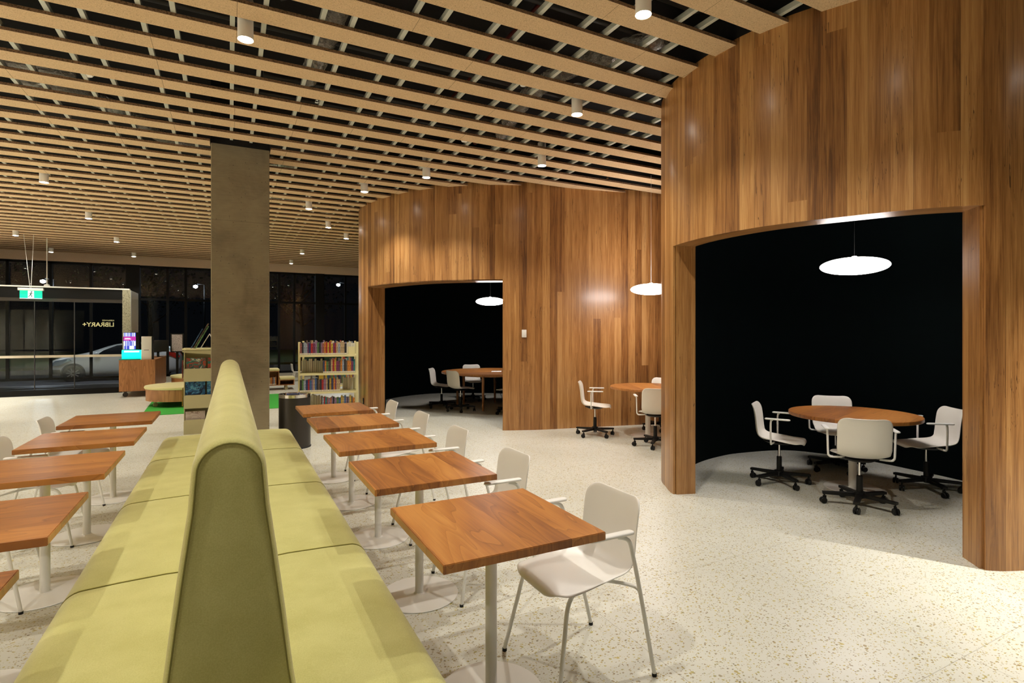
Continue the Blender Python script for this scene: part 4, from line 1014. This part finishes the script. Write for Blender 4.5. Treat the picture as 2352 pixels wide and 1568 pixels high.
# ------------------------------------------------------------------ kiosk counter
kc = tag(empty('service_counter', (-1.97,15.7,0)), 'wooden service counter on castors in front of the vestibule', 'counter')
bm = bmesh.new(); prism(bm, [(-0.36,0),(0.36,0),(0.36,2.6),(-0.20,2.6),(-0.20,1.28),(-0.36,1.28)], 0.14, 0.87); finish('body', bm, M['legwood'], kc)
bm = bmesh.new(); prism(bm, [(-0.365,-0.005),(0.365,-0.005),(0.365,2.605),(-0.205,2.605),(-0.205,1.285),(-0.365,1.285)], 0.8705, 0.885); finish('worktop', bm, M['legwood'], kc)
for x, y in ((-0.25,0.12),(0.25,0.12),(0.25,2.4),(-0.1,2.4)):
    bm = bmesh.new(); R = Matrix.Translation((x,y,0.055)) @ Matrix.Rotation(pi/2, 4, 'X'); lathe(bm, [(0,-0.02),(0.055,-0.02),(0.055,0.02),(0,0.02)], 18)
    for v in bm.verts: v.co = R @ v.co
    box(bm, x-0.035, x+0.035, y-0.03, y+0.03, 0.112, 0.1395); finish('castor', bm, M['service'], kc, smooth=True, auto=40)
ki = tag(empty('self_checkout_kiosk', (-1.97,15.85,0.886)), 'self checkout kiosk with lit screen and glowing turquoise tray', 'kiosk')
bbox_obj('screen_housing', (-0.31,0.0,0.06,0.10,0.24,0.66), M['black'], ki, 0.004)
sc_ = bbox_obj('screen', (-0.300,-0.055,0.055,0.0595,0.25,0.65), M['screenblue'], ki)
n = N('lit screen picture', 0.4); p = n.coord(); x, y, z = n.sep(p)
cells = n.white(n.xyz(n.math('FLOOR', n.math('MULTIPLY', x, 60.0)), 0, n.math('FLOOR', n.math('MULTIPLY', z, 9.0))))
c = n.ramp(cells, [(0,(0.05,0.08,0.6)),(0.35,(0.55,0.6,1.0)),(0.6,(0.9,0.95,1.0))], 'CONSTANT')
pb = n.math('MULTIPLY', n.math('GREATER_THAN', z, 0.46), n.math('LESS_THAN', z, 0.56)); c = n.mix(pb, c, (0.55,0.03,0.38))
n.base((0,0,0,1)); n.put(n.b.inputs['Emission Color'], c); n.b.inputs['Emission Strength'].default_value = 1.1; sc_.data.materials.clear(); sc_.data.materials.append(n.m)
bbox_obj('screen_text', (-0.27,-0.17,0.052,0.0545,0.515,0.523), M['exitwhite'], ki); bbox_obj('screen_text', (-0.28,-0.15,0.052,0.0545,0.492,0.504), M['exitwhite'], ki)
bm = bmesh.new(); prism(bm, [(0,0.0),(0.05,0.0),(0.05,0.235),(0.0,0.235),(-0.02,0.18)], -0.33, 0.06)
for v in bm.verts: v.co = Vector((v.co.z, v.co.x+0.03, v.co.y))
finish('scanner_body', bm, M['teal'], ki)
bm = bmesh.new(); box(bm, -0.36, 0.05, -0.12, 0.028, 0.0, 0.022); finish('tray', bm, plain('turquoise tray', (0.0,0.35,0.28), 0.3), ki)
bbox_obj('light_strip', (-0.28,0.02,0.005,0.0095,0.18,0.215), M['exitwhite'], ki); bbox_obj('printer_tower', (0.066,0.275,-0.02,0.12,0.0,0.56), M['whitemetal'], ki, 0.006); bbox_obj('tower_side', (0.276,0.31,-0.01,0.13,0.0,0.555), M['black'], ki); bbox_obj('receipt_slot', (0.12,0.22,-0.024,-0.0205,0.225,0.235), M['black'], ki)
mo = tag(empty('computer_monitor', (-1.72,17.4,0.886)), 'black computer monitor seen at the far end of the counter', 'monitor')
bbox_obj('screen_housing', (-0.24,0.24,0.0,0.03,0.14,0.45), M['black'], mo, 0.005); bbox_obj('stand', (-0.03,0.03,0.031,0.05,0.01,0.3), M['black'], mo); bbox_obj('foot', (-0.12,0.12,-0.05,0.12,0.0,0.0095), M['black'], mo)
ps = tag(empty('poster_stand', (-1.29,17.6,0)), 'black poster stand with a collage poster between counter and rack', 'poster stand')
bbox_obj('post', (-0.03,0.03,-0.02,0.02,0.02,1.2), M['black'], ps); bbox_obj('base_plate', (-0.2,0.2,-0.18,0.18,0.0,0.0195), M['black'], ps)
bbox_obj('poster_frame', (-0.16,0.16,-0.05,-0.021,1.0,1.52), M['black'], ps); bbox_obj('poster', (-0.125,0.125,-0.054,-0.0505,1.03,1.49), M['poster'], ps)

# ------------------------------------------------------------------ outside: street, car, trees, lamps
GZ = -0.28
bm = bmesh.new(); box(bm, -45, 45, 20.35, 60, GZ-0.1, GZ); structure(finish('ground', bm, M['asphalt']), 'dark asphalt street outside')
bm = bmesh.new(); box(bm, -45, 45, 34, 60, GZ+0.001, GZ+0.12); structure(finish('ground_verge', bm, M['grass']), 'green grass verge across the street')
def make_car():
    root = tag(empty('parked_car', (-3.85,26.3,GZ)), 'silver grey hatchback parked outside beyond the dark glass', 'car')
    # local x: front (-2.1) to rear (2.1); stations: x, z_bottom, z_belt, z_top, half width belt, half width top
    st = [(-2.12,0.26,0.60,0.66,0.58,0.48),(-2.05,0.20,0.70,0.77,0.75,0.62),(-1.85,0.18,0.80,0.88,0.83,0.70),(-1.5,0.18,0.87,0.96,0.86,0.76),(-1.1,0.18,0.92,1.04,0.87,0.80),(-0.75,0.18,0.94,1.13,0.875,0.72),(-0.3,0.18,0.95,1.34,0.88,0.64),(0.2,0.18,0.96,1.45,0.88,0.62),(0.8,0.18,0.99,1.46,0.88,0.62),(1.4,0.19,1.03,1.38,0.87,0.60),(1.75,0.22,1.05,1.22,0.84,0.60),(1.98,0.26,1.00,1.06,0.78,0.62),(2.08,0.32,0.80,0.86,0.66,0.55)]
    bm = bmesh.new(); rings = []
    for x, zb, zl, zt, w, wt in st:
        half = [(w*.82,zb),(w*.97,zb+0.10),(w,(zb+zl)/2),(w*.985,zl),(w*.60+wt*.40,zl+(zt-zl)*.5),(wt,zt-0.03),(wt*.75,zt)]
        ring = [(-a,b_) for a, b_ in half]+[(a,b_) for a, b_ in half[::-1]]
        rings.append([bm.verts.new((x,a,b_)) for a, b_ in ring])
    for a, b_ in zip(rings, rings[1:]):
        for i in range(14): bm.faces.new((a[i], a[(i+1)%14], b_[(i+1)%14], b_[i]))
    bm.faces.new(rings[0]); bm.faces.new(rings[-1])
    o = finish('body', bm, M['carbody'], root, smooth=True); md = o.modifiers.new('s', 'SUBSURF'); md.levels = 1; md.render_levels = 2
    for s in (-1, 1):
        y = s*0.80
        for x0, pts in (('front_side_window', [(-0.62,0.985),(0.28,1.0),(0.28,1.37),(-0.02,1.33),(-0.40,1.16)]), ('rear_side_window', [(0.34,1.0),(1.45,1.09),(1.15,1.33),(0.9,1.38),(0.34,1.385)])):
            bm = bmesh.new(); a = [bm.verts.new((px, s*(0.895-0.50*max(0,pz-0.97)), pz)) for px, pz in pts]; c = [bm.verts.new((px, s*(0.82-0.50*max(0,pz-0.97)), pz)) for px, pz in pts]
            bm.faces.new(a); bm.faces.new(c[::-1])
            for k in range(len(pts)): bm.faces.new((a[k], c[k], c[(k+1)%len(pts)], a[(k+1)%len(pts)]))
            finish(x0, bm, M['carglass'], root)
        bm = bmesh.new(); lathe(bm, [(0,-0.05),(0.05,-0.05),(0.07,-0.01),(0.06,0.06),(0,0.07)], 12)
        for v in bm.verts: v.co = Vector((-0.60+v.co.x*1.3, s*0.98+v.co.z*0.8, 1.03+v.co.y*0.9))
        finish('wing_mirror', bm, M['carbody'], root, smooth=True)
        bm = bmesh.new(); pts = [(-2.02,0.60),(-1.74,0.60),(-1.36,0.80),(-1.44,0.86),(-1.86,0.78)]
        a = [bm.verts.new((px, s*(0.88 if px > -1.8 else 0.80), pz)) for px, pz in pts]; c = [bm.verts.new((px, s*0.66, pz)) for px, pz in pts]; bm.faces.new(a); bm.faces.new(c[::-1])
        for k in range(5): bm.faces.new((a[k], c[k], c[(k+1)%5], a[(k+1)%5]))
        finish('headlamp', bm, M['headlamp'], root)
        bm = bmesh.new(); pts = [(1.62,0.98),(1.95,0.80),(2.07,0.86),(1.98,1.02),(1.70,1.08)]
        a = [bm.verts.new((px, s*(0.88 if px < 1.8 else 0.80), pz)) for px, pz in pts]; c = [bm.verts.new((px, s*0.62, pz)) for px, pz in pts]; bm.faces.new(a); bm.faces.new(c[::-1])
        for k in range(5): bm.faces.new((a[k], c[k], c[(k+1)%5], a[(k+1)%5]))
        finish('tail_lamp', bm, M['tail'], root)
        for x in (-1.32,1.32):
            R = Matrix.Translation((x, s*0.80, 0.315)) @ Matrix.Rotation(-s*pi/2, 4, 'X')
            bm = bmesh.new(); lathe(bm, [(0,-0.08),(0.36,-0.08),(0.37,0.065),(0,0.065)], 32)
            for v in bm.verts: v.co = R @ v.co
            finish('wheel_arch', bm, M['tyre'], root)
            bm = bmesh.new(); lathe(bm, [(0.205,0.10),(0.30,0.10),(0.315,0.07),(0.315,-0.06),(0,-0.06)], 36, close=False); lathe(bm, [(0.205,0.10),(0.20,0.072),(0,0.070)], 36, close=False)
            for v in bm.verts: v.co = R @ v.co
            wh = finish('wheel', bm, M['tyre'], root, smooth=True, auto=40)
            bm = bmesh.new()
            for k in range(10): box(bm, 0.03, 0.205, -0.016, 0.016, 0.072, 0.090, mat=R @ Matrix.Rotation(2*pi*k/10, 4, 'Z'))
            finish('alloy_spokes', bm, M['alloy'], wh)
    bm = bmesh.new(); box(bm, -1.96, -1.70, -0.83, -0.80, 0.30, 0.46); finish('fog_lamp_recess', bm, M['black'], root)
make_car()
def tree(x, y, h, label, seed):
    rng = random.Random(seed); root = tag(empty('street_tree', (x, y, GZ+0.05)), label, 'tree', 'trees outside in the dark')
    bm = bmesh.new(); tube(bm, [(0,0,0),(0.1,0,h*.3),(0.0,0.1,h*.55),(0.2,0,h*.8)], [0.16,0.12,0.09,0.04], 10)
    ends = []
    for k in range(7):
        a = rng.uniform(0,6.28); z = h*rng.uniform(.35,.7); e = (cos(a)*h*.25, sin(a)*h*.25, z+h*.22); ends.append(e); tube(bm, [(0.05,0.05,z),(e[0]*.5,e[1]*.5,z+h*.08),e], [0.05,0.035,0.015], 6)
    finish('trunk', bm, M['bark'], root, smooth=True)
    bm = bmesh.new()
    for k in range(900):
        e = rng.choice(ends); c = Vector(e)+Vector((rng.gauss(0,1),rng.gauss(0,1),rng.gauss(0,.7)))*h*.11; s = rng.uniform(.05,.11)
        q = Matrix.Rotation(rng.uniform(0,6.28), 3, Vector((rng.random(),rng.random(),rng.random())).normalized())
        bm.faces.new([bm.verts.new(c+q @ Vector(p)*s) for p in ((-1,0,0),(0,-.5,0.1),(1,0,0),(0,.5,0.1))])
    finish('foliage', bm, M['leaf'], root)
tree(-3.5,31.5,6.0,'thin dark tree outside seen left of the column',1); tree(3.3,30.5,5.5,'dark tree outside seen right of the column',2); tree(-10.6,31,6.5,'dark tree outside seen through the vestibule glass',3); tree(9.4,33,6,'dark tree outside behind the bookshelf window',4)
sl = bpy.data.lights.new('street glow', 'POINT'); sl.energy = 130; sl.color = (0.75,0.85,1.0); sl.shadow_soft_size = 0.12
def street_lamp(x, y, z, label):
    root = tag(empty('street_lamp', (x, y, GZ+0.12)), label, 'street lamp', 'street lamps outside'); h = z-GZ-0.12
    bm = bmesh.new(); tube(bm, [(0.5,0,0),(0.5,0,h+0.1),(0.1,0,h+0.16)], 0.05, 8); finish('pole', bm, M['frame'], root)
    bm = bmesh.new(); lathe(bm, [(0,h-0.14),(0.12,h-0.08),(0.13,h+0.02),(0,h+0.08)], 16); finish('lamp_head', bm, M['streetlamp'], root, smooth=True)
    lo = bpy.data.objects.new('street_glow', sl); COL.objects.link(lo); lo.location = (x, y-0.1, z-0.4)
al = bpy.data.lights.new('car fill beam', 'SPOT'); al.energy = 330; al.color = (0.9,0.93,1.0); al.spot_size = radians(130); al.spot_blend = 0.6; al.shadow_soft_size = 0.05  # lamps added outside to brighten the parked car
for x, l in ((-8.0,'added downlight outside, out at far left'),(-4.6,'added bluish downlight outside to light the parked car'),(-0.6,'added downlight outside behind the column')):
    place(dl, used, (x, 23.6, 4.25), 0, l, 'downlight', 'added downlights outside lighting the car'); lo = bpy.data.objects.new('car_fill_beam', al); COL.objects.link(lo); lo.location = (x, 23.6, 4.235)
street_lamp(-1.94,40,4.52,'bluish street lamp outside left of the column'); street_lamp(6.85,40,4.99,'bluish street lamp outside right of the column'); street_lamp(-9.5,40,4.52,'bluish street lamp outside behind the exit sign')
print('books', books[0])
